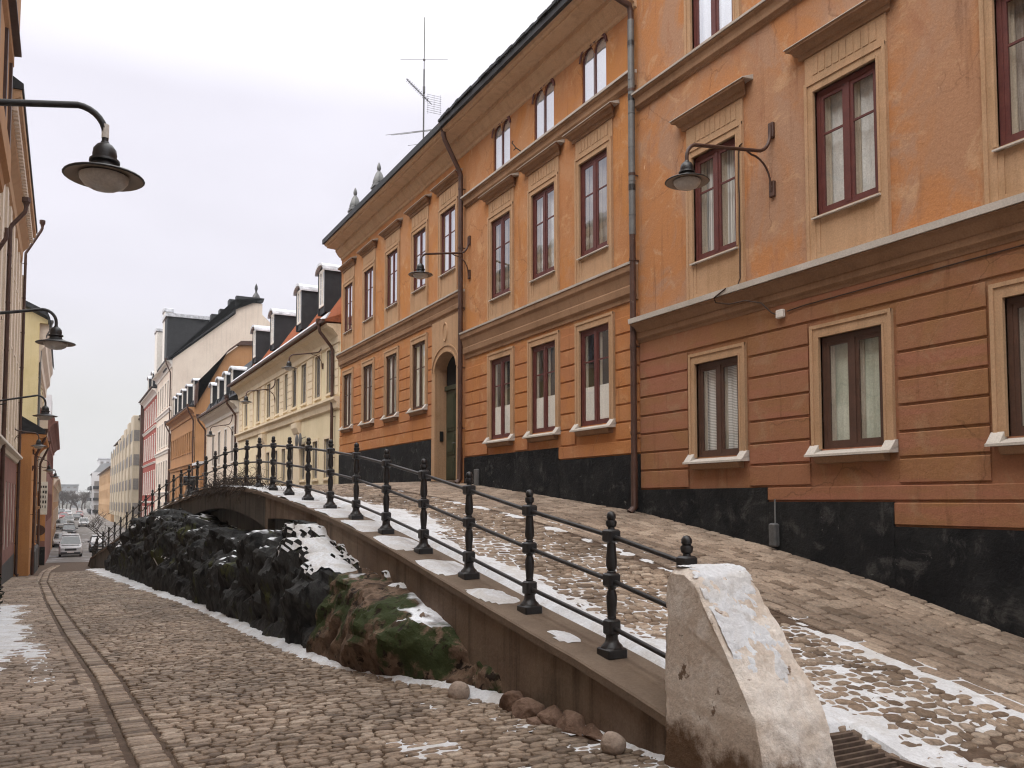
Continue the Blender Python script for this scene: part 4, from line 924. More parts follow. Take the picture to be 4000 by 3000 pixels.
# ================================================================== wall lamps
M['lampglass']=mat('opal_lamp_bowl',[(.3,(.36,.33,.3)),(.7,(.46,.43,.4))],rough=.3,scale=6,spec=.5)
M['lampin']=mat('enamel_shade_underside',[(.5,(.22,.17,.13))],rough=.4)
def lamp(y,xw,sg,zm,xh,zs,label,group,sc=1.,band=False,brown=False,rise=None):
    """zm = height of the upper mount, (xh, zs) = shade centre; sg=-1 arm runs towards -x"""
    t=thing('street_lamp',(xw,y,zm),label,'street lamp',group); m=M['pipe'] if brown else M['iron']
    L=abs(xh-xw); P=lambda o,z,dy=0: (xw+sg*o,y+dy,z)
    za=zs+.56*sc; zb=za+.14 if zm-za>.3 else za+.04
    if rise is not None: zb=za-rise; zm=zb+.32
    up=[P(.0,zm),P(.03,zm-.12)] ; k=min(.35,zm-zb)
    path=[P(.05,zm),P(.05,zm-.12*k/.35)]+[P(.05+.26*(1-math.cos(a)),zm-.12*k/.35-(zm-.12*k/.35-zb)*math.sin(a)) for a in np.linspace(.25,math.pi/2,6)]
    r=.2*sc; n=7
    path+=[P(L-r,za)]+[P(L-r+r*math.sin(a),za-r+r*math.cos(a)) for a in np.linspace(.2,math.pi/2,n)]+[P(L,zs+.26*sc)]
    mb=MB(); mb.tube(path,.026*sc,10); mb.build('arm',m,t,smooth=50)
    mb=MB(); a=[P(.5,zb-.045)]+[P(.42-.36*math.sin(q),zb-.08-(.38)*(1-math.cos(q))) for q in np.linspace(0,math.pi/2,8)]+[P(.05,zb-.55)]
    mb.tube(a,.015*sc,8); mb.build('brace',m,t,smooth=50)
    for zc in (zm-.06,zb-.5):
        mb=MB(); mb.cbox(*sorted((xw,xw+sg*.05)),y-.05,y+.05,zc-.13,zc+.1,.008); mb.build('mount_plate',m,t)
    c=(xw+sg*L,y,zs); hs=sc
    mb=MB(); mb.lathe([(.03*hs,.30*hs),(.035*hs,.285*hs),(.06*hs,.27*hs),(.085*hs,.235*hs),(.092*hs,.19*hs),(.088*hs,.155*hs),(.112*hs,.15*hs),(.115*hs,.13*hs),(.09*hs,.12*hs),(.1*hs,.085*hs)],c,16); mb.build('housing',M['iron'],t,smooth=40)
    mb=MB(); mb.lathe([(.095*hs,.09*hs),(.13*hs,.07*hs),(.2*hs,.045*hs),(.295*hs,.018*hs),(.302*hs,.008*hs),(.29*hs,.0)],c,28,cap=False); sh=mb.build('shade',M['iron'],t,smooth=40)
    mb=MB(); mb.lathe([(.288*hs,.0),(.25*hs,.004),(.19*hs,.03*hs),(.17*hs,.03*hs)],c,28,cap=False); mb.build('shade_lining',M['lampin'],sh,smooth=40)
    mb=MB(); mb.lathe([(.185*hs,.015*hs),(.18*hs,-.015*hs),(.15*hs,-.055*hs),(.1*hs,-.082*hs),(.04*hs,-.095*hs),(.002,-.097*hs)],c,20); mb.build('bowl',M['lampglass'],t,smooth=60)
    if band:
        mb=MB(); mb.tube([P(L,zs+.33*sc),P(L,zs+.44*sc)],.0275*sc,12); mb.build('sticker_band',M['white'],t,smooth=50)
    return t
gr='wall lamps on the right-hand houses'; gl='wall lamps on the left-hand houses'
lamp(8.86,9,-1,7.06,7.4,5.93,'brown wall lamp in front of a striped window of the nearest house',gr,brown=True)
lamp(19.25,9,-1,8.3,7.65,7.16,'wall lamp beside the brown downpipe between the two orange houses',gr,brown=True)
lamp(33.0,9,-1,7.95,7.65,6.75,'wall lamp on the cream house with red tiled roof, near its downpipe',gr,brown=True)
lamp(41.5,9,-1,7.5,7.6,6.3,'wall lamp at the left end of the cream house above the railing',gr,brown=True)
lamp(53.2,9,-1,6.9,7.7,5.5,'wall lamp on the small white house behind the railing',gr,brown=True)
lamp(7.98,-1.9,1,5.35,.24,4.38,'largest overhead lamp, with a white band on its stem, at the upper left',gl,band=True,sc=1.08,rise=.3)
lamp(15.85,-1.9,1,5.2,-.18,4.2,'second hanging street lamp from the left camera side, under the largest one',gl,rise=.25)
lamp(25.9,-1.9,1,4.85,-.49,3.86,'third overhead lamp in the receding row on the left',gl,rise=.2)
lamp(40,-1.9,1,4.7,-.96,3.84,'lamp with curved bracket over the mauve lower wall on the left',gl,brown=True)
lamp(44.4,-1.3,1,3.9,-.62,2.98,'small curved lamp in front of the low orange house on the left',gl,.85,brown=True)
lamp(52.6,-1.5,1,3.8,-.42,2.9,'farthest small lamp on the left side of the street',gl,.75,brown=True)
# ================================================================== further houses on the right
M['cream']=mat('pale_cream_plaster',[(.3,(.6,.49,.34)),(.6,(.68,.57,.42))],rough=.9,scale=1.,detail=6,streak=.2)
M['yellow']=mat('soft_yellow_plaster',[(.3,(.62,.52,.34)),(.6,(.68,.58,.4))],rough=.9,scale=1.,detail=6,streak=.15)
M['palestone']=mat('pale_pinkish_plaster',[(.3,(.62,.52,.43)),(.6,(.7,.6,.5))],rough=.9,scale=.6,detail=6,streak=.2)
M['brownor']=mat('brown_orange_plaster',[(.3,(.33,.17,.075)),(.6,(.4,.21,.095))],rough=.9,scale=.8,detail=6,streak=.2)
M['redbr']=mat('brick_red_plaster',[(.3,(.24,.05,.038)),(.6,(.3,.07,.05))],rough=.9,scale=.8,streak=.15)
M['beige']=mat('grey_beige_plaster',[(.3,(.42,.36,.27)),(.6,(.5,.43,.33))],rough=.9,scale=.6,streak=.2)
M['ochrefar']=mat('far_ochre_plaster',[(.3,(.4,.24,.12)),(.6,(.47,.3,.16))],rough=.9,scale=.3,streak=.2)
M['mauve']=mat('mauve_plaster',[(.3,(.2,.1,.085)),(.6,(.26,.13,.11))],rough=.9,scale=.8,streak=.3)
M['leftora']=mat('left_orange_plaster',[(.3,(.44,.2,.075)),(.6,(.5,.24,.09))],rough=.9,scale=.8,streak=.25)
M['leftyel']=mat('left_yellow_plaster',[(.3,(.5,.4,.2)),(.6,(.56,.46,.26))],rough=.9,scale=.8,streak=.2)
M['greyplinth']=mat('dark_grey_plinth',[(.3,(.05,.05,.052)),(.6,(.08,.08,.082))],rough=.8,scale=2)
M['roofsnow']=mat('snow_dusted_sheet_roof',[(.3,(.3,.31,.33)),(.6,(.6,.61,.64))],rough=.6,scale=3)
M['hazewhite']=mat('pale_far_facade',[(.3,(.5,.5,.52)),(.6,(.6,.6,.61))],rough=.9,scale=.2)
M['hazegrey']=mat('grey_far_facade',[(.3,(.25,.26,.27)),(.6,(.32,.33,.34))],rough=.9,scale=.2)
def simple_house(name,label,F,Y0,Y1,zb,zt,wallm,rows,D=9,fm=None,cur=None,trim=None,pl=None,corn=True,bands_=(),cat='house',cols=None,sur=True,rec=.06):
    """rows = [(z0,z1,width,[y...])]"""
    h=thing(name,(F.X0,(Y0+Y1)/2,zb+.3),label,cat); trim=trim or M['palestone']; fm=fm or M['wframe_br']
    ops=[(y-w/2,y+w/2,z0,z1) for (z0,z1,w,ys) in rows for y in ys]
    mb=MB(); wall_open(mb,F,Y0,Y1,zb-.5,zt,ops); shell(mb,F,Y0,Y1,zb-.5,zt,D); mb.build('wall',wallm,h)
    for (z0,z1,w,ys) in rows:
        for y in ys:
            fr=window(h,F,y,w,z0,z1,fm,cur or M['c_lace'],bar=None,bars=[.33,.66] if (z1-z0)>1.5 else [.5],inner=False,rec=rec,sash=.045)
            if sur:
                mb=MB(); j=.1; F.box(mb,-.02,.03,y-w/2-j,y-w/2,z0-.05,z1+j); F.box(mb,-.02,.03,y+w/2,y+w/2+j,z0-.05,z1+j); F.box(mb,-.02,.029,y-w/2,y+w/2,z1,z1+j); F.box(mb,-.02,.07,y-w/2-j,y+w/2+j,z0-.12,z0-.05)
                mb.build('surround',trim,h)
    if pl: plinth_simple(h,F,Y0,Y1,zb-.5,pl[0],pl[1])
    for (z0,z1,o) in bands_:
        mb=MB(); F.prof(mb,[(0,z0),(o*.4,z0+.1*(z1-z0)),(o*.55,z0+.55*(z1-z0)),(o,z0+.75*(z1-z0)),(o,z1-.03),(0,z1)],Y0+.01,Y1-.01); mb.build('string_course',trim,h)
    if corn:
        mb=MB(); F.prof(mb,[(0,zt-.7),(.08,zt-.66),(.1,zt-.45),(.3,zt-.2),(.5,zt-.12),(.55,zt-.02),(0,zt-.0)],Y0+.01,Y1-.01); mb.build('cornice',trim,h)
    return h
def plinth_simple(h,F,Y0,Y1,z0,z1,m):
    mb=MB(); F.box(mb,-.02,.05,Y0+.01,Y1-.01,z0,z1); mb.build('plinth',m,h)
def mansard(h,F,Y0,Y1,ze,pts,m,over=.62,D=9):
    """pts = roof section from eave inwards: (inset, height above eave)"""
    pr=[(over,ze),(over,ze+.08)]+[(-i,ze+z) for i,z in pts]+[(-D,ze+pts[-1][1]),(-D,ze)]
    mb=MB(); mb.loft([[F.p(o,y,z) for o,z in pr] for y in (Y0,Y1)]); r=mb.build('roof',m,h)
    mb=MB(); F.prof(mb,[(over-.02,ze-.03),(over+.09,ze-.03),(over+.1,ze+.07),(over-.02,ze+.08)],Y0,Y1); mb.build('gutter',M['pipe'],r)
    return r
def dormer(h,F,y,w,o,z0,z1,dep,arch=.2,m=None,rm=None,fm=None):
    m=m or M['roof']; mb=MB()
    for s in (-1,1):
        yy=y+s*w/2; mb.box(*sorted((F.X0+F.sg*o,F.X0+F.sg*(o-dep))),*sorted((yy,yy-s*.09)),z0-.3,z1)
    mb.quad(F.p(o-.06,y-w/2,z0-.3),F.p(o-.06,y+w/2,z0-.3),F.p(o-.06,y+w/2,z0),F.p(o-.06,y-w/2,z0))
    n=8; f=[F.p(o-.03,y-w/2,z1)]+[F.p(o-.03,y+w/2*math.cos(math.pi*(1-k/n)),z1+arch*math.sin(math.pi*k/n)) for k in range(n+1)]
    mb.poly(f[1:]); d=mb.build('dormer',m,h)
    mb=MB(); rr=[]
    for oo in (o+.12,o-dep):
        rr.append([F.p(oo,y+(w/2+.1)*math.cos(math.pi*(1-k/n)),z1+(arch+.06)*math.sin(math.pi*k/n)) for k in range(n+1)]+[F.p(oo,y+(w/2+.1)*math.cos(math.pi*k/n),z1-.07+(arch+.02)*math.sin(math.pi*k/n)) for k in range(n+1)])
    mb.loft(rr); mb.build('dormer_roof',rm or M['roofsnow'],d)
    F2=Fac(F.X0+F.sg*o,F.sg); window(d,F2,y,w-.18,z0,z1+arch*.3,fm or M['white'],M['c_white'],bar=.5,inner=False,rec=.02)
    return d
# cream house with red tiles
ys9=[32.0,33.75,36.0,37.7,39.15,41.0,43.0,45.6,49.0]
h=simple_house('cream_house','cream and yellow house with dormers in a red tiled roof, behind the railing',FR,30.62,51.2,-.6,8.2,M['yellow'],[(5.78,7.45,.8,ys9),(2.5,4.0,.72,[32.3,34.0,36.,38.0,39.6,41.2,43.,45.6,49.0])],fm=M['wframe_gr'],trim=M['cream'],bands_=((5.02,5.5,.25),),cur=M['c_lace'])
for y in (44.0,36.95):
    mb=MB(); FR.box(mb,-.02,.07,y-.55,y+.55,-.6,4.98); mb.build('pilaster',M['cream'],h)
    mb=MB(); FR.prof(mb,[(.0,4.5),(.1,4.52),(.2,4.75),(.22,4.97),(0,4.98)],y-.5,y+.5); mb.build('bracket',M['cream'],h)
for y in (34.9,38.45,40.1,42.0,44.3,47.3,50.4,31.2):
    mb=MB(); FR.box(mb,-.02,.03,y-.42,y+.42,5.55,7.55)
    for k in range(6): FR.box(mb,.03,.05,y-.42,y+.42,5.6+.32*k,5.6+.32*k+.29)
    mb.build('quoin_strip',M['cream'],h)
r=mansard(h,FR,30.6,51.2,8.25,[(0.1,.35),(1.9,3.0),(5,4.1)],M['tile'])
mb=MB() # tile ribs
y=30.75
while y<51.1:
    mb.tube([FR.p(-.1,y,8.63),FR.p(-1.88,y,11.24)],.05,5); y+=.21
mb.build('tile_rows',M['tile'],r)
for y in (34.85,38.7,44.35,49.05): dormer(h,FR,y,1.05,-.38,9.75,11.25,2.6,.28)
mb=MB(); FR.prof(mb,[(.55,8.34),(.6,8.34),(.45,8.6),(.4,8.6)],30.6,51.2); mb.build('snow_guard',M['roofsnow'],r)
downpipe(h,FR,31.25,7.3,1.8,o=.13,top_o=.66,ztip=8.25)
for sgn,y in ((0,35.6),(1,36.2)):
    mb=MB(); c=FR.p(.22,y,4.15); mb.tube([FR.p(0,y,4.3),FR.p(.2,y,4.2)],.015,6)
    dish=MB(); 
    o=mb.build('dish_arm',M['grey'],h)
    dish.loft([[ (c[0]+(.02+.05*(1-q*q))*-1, c[1]+.3*q*math.cos(a), c[2]+.3*q*math.sin(a)) for a in np.linspace(0,2*math.pi,14)[:-1]] for q in (.05,.5,1.)],True,False); dish.build('satellite_dish',M['grey'],o)
# small white house with dark mansard
h=simple_house('white_house','small white plastered house with a dark mansard roof and bent downpipe',FR,51.25,64,-1.6,7.5,M['palestone'],[(4.0,6.1,.8,[53.2,55.7,58.2,60.7]),(.6,2.4,.8,[53.2,55.7,58.2,60.7])],trim=M['white'],fm=M['wframe_gr'])
r=mansard(h,FR,51.2,64.05,7.52,[(-.2,.3),(.9,2.6),(4,3.4)],M['roof'])
for y in (53.2,55.6,58.3,61.2): dormer(h,FR,y,1.1,.12,8.35,9.55,1.6,.18)
for k in range(16):
    y=51.6+k*.78; mb=MB(); FR.box(mb,.3,.62,y,y+.5,7.62,7.64+.05*random.random()); mb.build('roof_snow_patch',M['snow'],r)
downpipe(h,FR,51.6,6.6,-1.3,o=.13,top_o=.66,ztip=7.6); downpipe(h,FR,63.7,6.6,-1.9,o=.13,top_o=.66,ztip=7.6)
# brown-orange house with gable
h=simple_house('brown_house','brown orange house with gable end, dark dormers and rows of small bright windows',FR,70,87,-3,8.95,M['brownor'],[(5.6,7.2,.75,[71.6+1.45*k for k in range(11)]),(2.,3.7,.8,[72.2+2.4*k for k in range(6)])],trim=M['brownor'],bands_=((4.2,4.6,.2),),fm=M['white'],cur=M['c_white'])
gp=[(9,-3),(9,8.95),(9.05,10.7),(10.2,11.95),(11.3,13.35),(12.2,14.1),(14.5,14.3),(18,11),(18,-3)]
mb=MB(); mb.loft([[(x,69.98,z) for x,z in gp],[(x,70.3,z) for x,z in gp]]); mb.build('gable',M['brownor'],h)
mb=MB(); cop=gp[1:7]
mb.loft([[(x-.12,y,z) for x,z in cop]+[(x+.12,y,z+.35) for x,z in cop[::-1]] for y in (69.8,70.4)]); mb.build('verge',M['pipe'],h)
r=mansard(h,FR,70.05,87,8.97,[(.1,.3),(.9,2.2),(3.2,5.1)],M['roof'],over=.5)
for y in (72.3,76.2,79.6,83.0,85.8): dormer(h,FR,y,1.2,-.1,9.75,11.3,2.5,.15,rm=M['roofsnow'])
downpipe(h,FR,70.25,7.9,-2.6,o=.13,top_o=.56,ztip=9.0); downpipe(h,FR,86.6,7.9,-3,o=.13,top_o=.56,ztip=9.0)
mb=MB(); mb.box(8.9,9.6,66.,69.9,-2.8,4.3); mb.build('side_annex',M['brownor'],h)
mb=MB(); mb.box(8.8,9.7,65.95,69.95,4.31,4.5); mb.build('annex_snow',M['snow'],h)
# big pale house whose blind gable faces us
h=simple_house('pale_gabled_house','big pale house with blank stepped gable and dark roof above the dormers',FR,87.1,102,-3.4,15.2,M['palestone'],[(11.2,13.6,1.0,[88.6,90.6,93.,95.4,97.8,100.2]),(7.2,9.6,1.0,[88.6,90.6,93.,95.4,97.8,100.2]),(3.,5.6,1.0,[88.6,90.6,93.,95.4,97.8,100.2]),(-1.2,1.4,1.,[89,92,95,98])],trim=M['white'],bands_=((10.3,10.7,.2),(6.3,6.7,.2),(2.1,2.5,.2)),D=14,fm=M['wframe_gr'],cur=M['c_sheer'])
gp=[(9,-3.4),(9,15.3),(14.8,20.3),(14.8,21.6),(17.4,21.6),(17.4,20.5),(23,15.3),(23,-3.4)]
mb=MB(); mb.loft([[(x,87.05,z) for x,z in gp],[(x,87.4,z) for x,z in gp]]); mb.build('gable',M['palestone'],h)
mb=MB(); v=[(8.5,15.15),(14.75,20.35),(14.75,21.75),(17.5,21.75)]
mb.loft([[(x-.05,y,z) for x,z in v]+[(x+.05,y,z+.38) for x,z in v[::-1]] for y in (86.85,87.6)]); mb.build('verge',M['roof'],h)
mb=MB(); mb.loft([[(8.4,y,15.2),(8.4,y,15.35),(14.5,y,20.5),(17.5,y,20.5),(23.3,y,15.2)] for y in (87.4,102)]); r=mb.build('roof',M['roof'],h)
for (x0,x1,z0,z1) in ((12.6,13.3,19,20.3),(13.4,14.1,19.3,20.9),(14.3,15.6,20,22.0)):
    mb=MB(); mb.cbox(x0,x1,88,89.,z0,z1,.05); mb.build('chimney',M['roof'],r)
mb=MB(); mb.cbox(8.75,12.8,90.5,93.8,14.8,20.1,.05); mb.build('roof_dormer',M['roof'],r)
mb=MB(); mb.box(8.6,13.0,90.3,94,20.1,20.45); mb.build('dormer_cap',M['roofsnow'],r)
for a_ in ((8.7,9.5,92.6,94.2,21.0),(8.3,9.1,96,98,19.5)):
    mb=MB(); mb.cbox(*a_[:4],15,a_[4],.05); mb.build('turret',M['white'],r)
    mb=MB(); mb.cbox(a_[0]-.1,a_[1]+.1,a_[2]-.1,a_[3]+.1,a_[4],a_[4]+.4,.05); mb.build('turret_cap',M['roofsnow'],r)
mb=MB(); mb.lathe([(.5,-.3),(.48,.3),(.3,.7),(.13,.95),(.1,1.15),(.17,1.35),(.14,1.6),(.02,1.9)],(16.9,87.8,21.9),8); mb.build('finial',M['iron'],r,smooth=40)
downpipe(h,FR,87.5,14,-3,o=.13,top_o=.56,ztip=15.2)
# red house
rw=[103.6,106.4,109.2,112.0,114.8,117.4]
h=simple_house('red_house','tall brick red house with white bands and white window bays',FR,102.1,119.6,-3.4,14.2,M['redbr'],[(10.6,13.0,1.0,rw),(6.6,9.2,1.0,rw),(2.4,5.0,1.0,rw),(-1.8,.8,1.0,rw)],trim=M['white'],bands_=((9.8,10.15,.18),(5.8,6.05,.15),(1.3,1.55,.12)),fm=M['white'],cur=M['c_white'],rec=.02)
mansard(h,FR,102.1,119.6,14.3,[(.1,.3),(1.2,3.),(4,3.6)],M['roof'],over=.6)
for y in (105,110,115): dormer(h,FR,y,1.4,-.1,15.1,16.9,1.8,.3)
mb=MB(); FR.box(mb,.0,.4,119.2,119.6,-3.4,14); mb.build('corner_pier',M['pipe'],h)
# beige flats with bays
h=simple_house('beige_flats','grey beige block of flats with stepped bays beyond the red house',Fac(9.2,-1),120,190,-3.4,12.6,M['beige'],[(z,z+1.7,1.5,[124+6*k for k in range(11)]) for z in (-1.2,2.2,5.4,8.8)],trim=M['beige'],fm=M['wframe_br'],cur=M['dark'],corn=False)
for k in range(8):
    y=127+8*k; z=13.2-.35*k; mb=MB(); mb.cbox(8.1,9.2,y-1.9,y+1.9,-1,z,.05); bay=mb.build('bay',M['beige'],h)
    for q in range(4):
        mb=MB(); mb.box(8.06,8.095,y-1.3,y+1.3,-.2+3.3*q,1.3+3.3*q); mb.box(8.25,8.95,y-1.94,y-1.9,-.2+3.3*q,1.3+3.3*q); mb.build('bay_window',M['wframe_gr'],bay)
mansard(h,Fac(9.2,-1),120,190,12.65,[(.1,.3),(2,1.6),(4,2)],M['roof'],over=.4)
downpipe(h,Fac(9.2,-1),120.3,11.5,-3,o=.2,top_o=.5,ztip=12.6,r=.12)
h=simple_house('ochre_row_house','long low ochre house with a dark roof far down the right side',Fac(8.7,-1),192,262,-3,8.6,M['ochrefar'],[(z,z+1.9,1.3,[196+6*k for k in range(11)]) for z in (-1.2,2.2,5.6)],trim=M['ochrefar'],corn=False)
mansard(h,Fac(8.7,-1),192,262,8.6,[(.3,.3),(4,4),(5,4.2)],M['pipe'],over=.5)
mb=MB(); mb.cbox(10,11.5,205,207,10,14.5,.1); mb.build('chimney',M['redbr'],h)
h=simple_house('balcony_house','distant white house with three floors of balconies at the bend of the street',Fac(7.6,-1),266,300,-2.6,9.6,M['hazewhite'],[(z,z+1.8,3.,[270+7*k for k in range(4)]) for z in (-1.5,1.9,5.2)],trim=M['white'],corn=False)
for z in (-1.9,1.5,4.8):
    mb=MB(); mb.box(6.6,7.6,267,299,z,z+.9); mb.build('balcony',M['roof'],h)
mb=MB(); mb.quad((7.,265.9,-2.6),(10.5,265.9,-2.6),(10.5,265.9,9.6),(7.,265.9,9.6)); mb.build('end_wall',M['hazewhite'],h)
for z in (-1.5,1.9,5.2):
    mb=MB(); mb.box(7.3,9.6,265.3,265.85,z-.3,z+.5); mb.build('end_balcony',M['roof'],h)
    mb=MB(); mb.box(7.6,9.3,265.8,265.86,z+.5,z+1.9); mb.build('end_window',M['wframe_gr'],h)
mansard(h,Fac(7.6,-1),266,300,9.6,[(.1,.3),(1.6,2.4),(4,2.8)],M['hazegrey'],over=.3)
# far backdrop buildings and hill
def block(name,label,x0,x1,y0,y1,z0,z1,m,floors=6,cap=M['roofsnow']):
    h=thing(name,((x0+x1)/2,y0,z0),label,'building'); mb=MB(); mb.cbox(x0,x1,y0,y1,z0,z1,.15); mb.build('wall',m,h)
    mb=MB(); mb.box(x0-.3,x1+.3,y0-.3,y1+.3,z1,z1+.6); mb.build('roof',cap,h)
    for k in range(floors):
        z=z0+(z1-z0)*(k+.35)/floors; 
        nx=max(3,int((x1-x0)/2.2))
        for q in range(nx):
            x=x0+(x1-x0)*(q+.25)/nx; mb=MB(); mb.box(x,x+(x1-x0)*.5/nx,y0-.12,y0,z,z+(z1-z0)*.36/floors); mb.build('window',M['wframe_gr'],h)
    return h
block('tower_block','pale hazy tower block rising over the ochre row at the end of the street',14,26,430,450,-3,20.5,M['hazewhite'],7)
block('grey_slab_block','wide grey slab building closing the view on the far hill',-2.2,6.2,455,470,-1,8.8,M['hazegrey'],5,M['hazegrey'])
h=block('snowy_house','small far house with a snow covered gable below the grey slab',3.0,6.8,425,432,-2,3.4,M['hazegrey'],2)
mb=MB(); mb.loft([[(2.8,y,3.4),(4.9,y,6.0),(7.0,y,3.4)] for y in (424.5,432.5)]); mb.build('snow_roof',M['snow'],h)
sheet('hillside',lambda y:(-160,160),np.arange(400,900,25.),20,lambda x,y: -2.4+9*min(1,max(0,(y-405)/200.))+1.5*fbm(x,y,.03,2),mat('far_wooded_hill',[(.3,(.06,.06,.055)),(.6,(.12,.115,.1))],scale=.2))
def bare_tree(name,label,c,hgt,spread,n,r,m,grp=None,seed=1,kids=3):
    rnd=random.Random(seed); t=thing(name,c,label,'tree',grp); tr=MB(); cr=MB()
    def grow(p,d,l,rad,lev):
        q=[p]; 
        for k in range(4):
            d=(d+Vector((rnd.uniform(-.2,.2),rnd.uniform(-.2,.2),rnd.uniform(-.05,.15)))).normalized(); q.append(q[-1]+d*l/4)
        (tr if lev==0 else cr).tube(q,[rad*(1-.12*k) for k in range(5)],5 if lev<2 else 3)
        if lev<n:
            for k in range(kids):
                a=rnd.uniform(0,6.28); e=(d*.55+Vector((math.cos(a),math.sin(a),rnd.uniform(.1,.6)))*spread).normalized()
                grow(q[rnd.choice((2,3,4))],e,l*rnd.uniform(.55,.8),rad*.55,lev+1)
    grow(Vector(c),Vector((0,0,1)),hgt*.42,r,0)
    tr.build('trunk',m,t); cr.build('crown',m,t); return t
M['bark']=mat('grey_brown_bark',[(.3,(.04,.03,.024)),(.7,(.08,.06,.048))],rough=.9,scale=6)
for i,(x,y,hh) in enumerate(((-3.5,330,9),(-1.2,385,10),(1.2,395,9),(7.6,380,8),(4.6,340,7.5),(6.2,350,8.),(2.4,360,7.5),(-.2,350,8.5))):
    bare_tree('bare_tree','dark bare tree in the clump closing the far end of the street',(x,y,float(rz(y))),hh,.8,4,.3,M['bark'],'bare trees at the end of the street',i+3,5 if i>3 else 4)
bare_tree('bare_tree','small brown bare tree leaning behind the end of the railing',(2.9,66,-2.6),4.2,.9,4,.07,M['bark'],None,31,4)
# ================================================================== left side
FB=Fac(-1.9,1)
h=simple_house('brown_house','house cut by the left edge, with a brown panelled bay hanging high above',FB,-8,26.7,-1.2,16.5,M['palestone'],[(z,z+1.9,1.,[-5+3.0*k for k in range(10)]) for z in (2.,5.6)],trim=M['trim'],D=8,corn=False)
mb=MB(); FB.prof(mb,[(0,9.2),(.35,9.4),(.38,9.6),(.5,9.7),(.5,10.4),(.42,10.45),(.42,12.6),(.5,12.7),(.5,13.3),(.6,13.5),(.62,16.5),(0,16.6)],6,24.6)
mb.build('bay',M['brownor'],h)
for y in (10,12.5,15,17.5,20,22.5,24.3):
    mb=MB(); FB.box(mb,.4,.49,y-.12,y+.12,10.45,12.6); mb.build('bay_rib',M['pipe'],h)
mb=MB(); FB.prof(mb,[(.3,12.95),(.66,13.0),(.66,13.08),(.3,13.1)],6,24.62); mb.build('bay_moulding',M['pipe'],h)
plinth_simple(h,FB,-8,26.7,-2,.8,M['greyplinth'])
downpipe(h,FB,26.4,8.2,-1.0,o=.12,top_o=.35,ztip=9.0,r=.055,hopper=False)
h=simple_house('mauve_house','house with mauve lower wall, pale upper storeys and a dentilled cornice on the left',FB,26.8,43.3,-1.8,12.6,M['leftyel'],[(z,z+2.1,.9,[28.2+2*k for k in range(8)]) for z in (4.2,7.4,10.0)],trim=M['palestone'],D=8,corn=False,fm=M['wframe_gr'])
for y in [27.2+2*k for k in range(9)]:
    mb=MB(); FB.box(mb,-.02,.09,y-.3,y+.3,3.5,11.6); mb.build('pilaster',M['palestone'],h)
mb=MB(); FB.prof(mb,[(0,11.7),(.1,11.8),(.12,12.2),(.32,12.45),(.4,12.8),(.56,12.9),(.58,13.1),(0,13.1)],26.85,41.2); mb.build('cornice',M['trim'],h)
d0=None; y=27.
while y<41:
    if d0 is None: mb=MB(); FB.box(mb,.34,.48,y,y+.16,12.55,12.82); d0=mb.build('dentil',M['palestone'],h)
    else: dd_=d0.copy(); COL.objects.link(dd_); dd_.parent=h; dd_.location=(0,y-27.,0)
    y+=.32
ym=[28.2+2*k for k in range(8)]
mb=MB(); wall_open(mb,Fac(-1.86,1),26.8,43.3,-2.4,3.2,[(y-.45,y+.45,-.2,2.3) for y in ym],.3); mb.build('base_storey',M['mauve'],h)
for y in ym:
    window(h,Fac(-1.86,1),y,.9,-.2,2.3,M['white'],M['c_lace'],bar=.6,inner=False)
mb=MB(); FB.prof(mb,[(0,3.2),(.1,3.24),(.14,3.36),(.26,3.44),(.26,3.52),(0,3.56)],26.85,43.25); mb.build('string_course',M['white'],h)
gable_roof(h,FB,26.8,41.3,13.1,.62,4,3,8); plinth_simple(h,FB,26.82,43.2,-2.6,-.7,M['greyplinth'])
downpipe(h,FB,31.4,10.4,-1.2,o=.16,top_o=.58,ztip=11.3,r=.065); downpipe(h,FB,42.9,12.6,-1.7,o=.14,top_o=.75,ztip=14.)
FD=Fac(-1.3,1)
h=simple_house('low_orange_house','low two storey orange house with dark roof and grey stone base blocks',FD,43.5,53,-2.2,4.6,M['leftora'],[(1.9,3.3,.7,[47.2,48.7,50.2,51.7]),(-.6,1.0,.8,[48.4,51.2])],trim=M['leftora'],fm=M['wframe_br'],D=6)
r=gable_roof(h,FD,43.45,53,4.62,.5,3,2.2,6)
mb=MB()
for (a,b) in ((46.,48.6),(49.,52.9)): mb.cbox(-1.5,-1.12,a,b,-2.6,-.75,.08)
mb.build('base_block',M['greyplinth'],h)
downpipe(h,FD,44.,3.6,-2,o=.14,top_o=.5,ztip=4.7); downpipe(h,FD,52.8,3.6,-2,o=.14,top_o=.5,ztip=4.7)
mb=MB(); FD.prof(mb,[(0,1.05),(.25,1.2),(.28,1.3),(0,1.35)],47.9,49.4); mb.build('door_canopy',M['trim'],h)
FC=Fac(-1.45,1)
h=simple_house('yellow_house','tall pale yellow house with a plain gable end on the left of the street',FC,53.1,72,-2.6,11.4,M['leftyel'],[(z,z+1.9,.9,[55+2.6*k for k in range(7)]) for z in (.2,3.4,6.4,9.0)],trim=M['palestone'],D=7,corn=False)
mb=MB(); gp=[(-1.4,-2),(-1.4,11.4),(-1.0,11.4),(-1.0,11.6),(-2.4,12.3),(-3.2,12.6),(-3.2,-2)]
mb.loft([[(x,53.05,z) for x,z in gp],[(x,53.3,z) for x,z in gp]]); mb.build('gable',M['leftyel'],h)
mb=MB(); v=[(-.85,11.4),(-1.0,11.75),(-2.4,12.4),(-3.3,12.7)]; mb.loft([[(x,y,z) for x,z in v]+[(x-.05,y,z+.3) for x,z in v[::-1]] for y in (52.8,72)]); mb.build('roof',M['roof'],h)
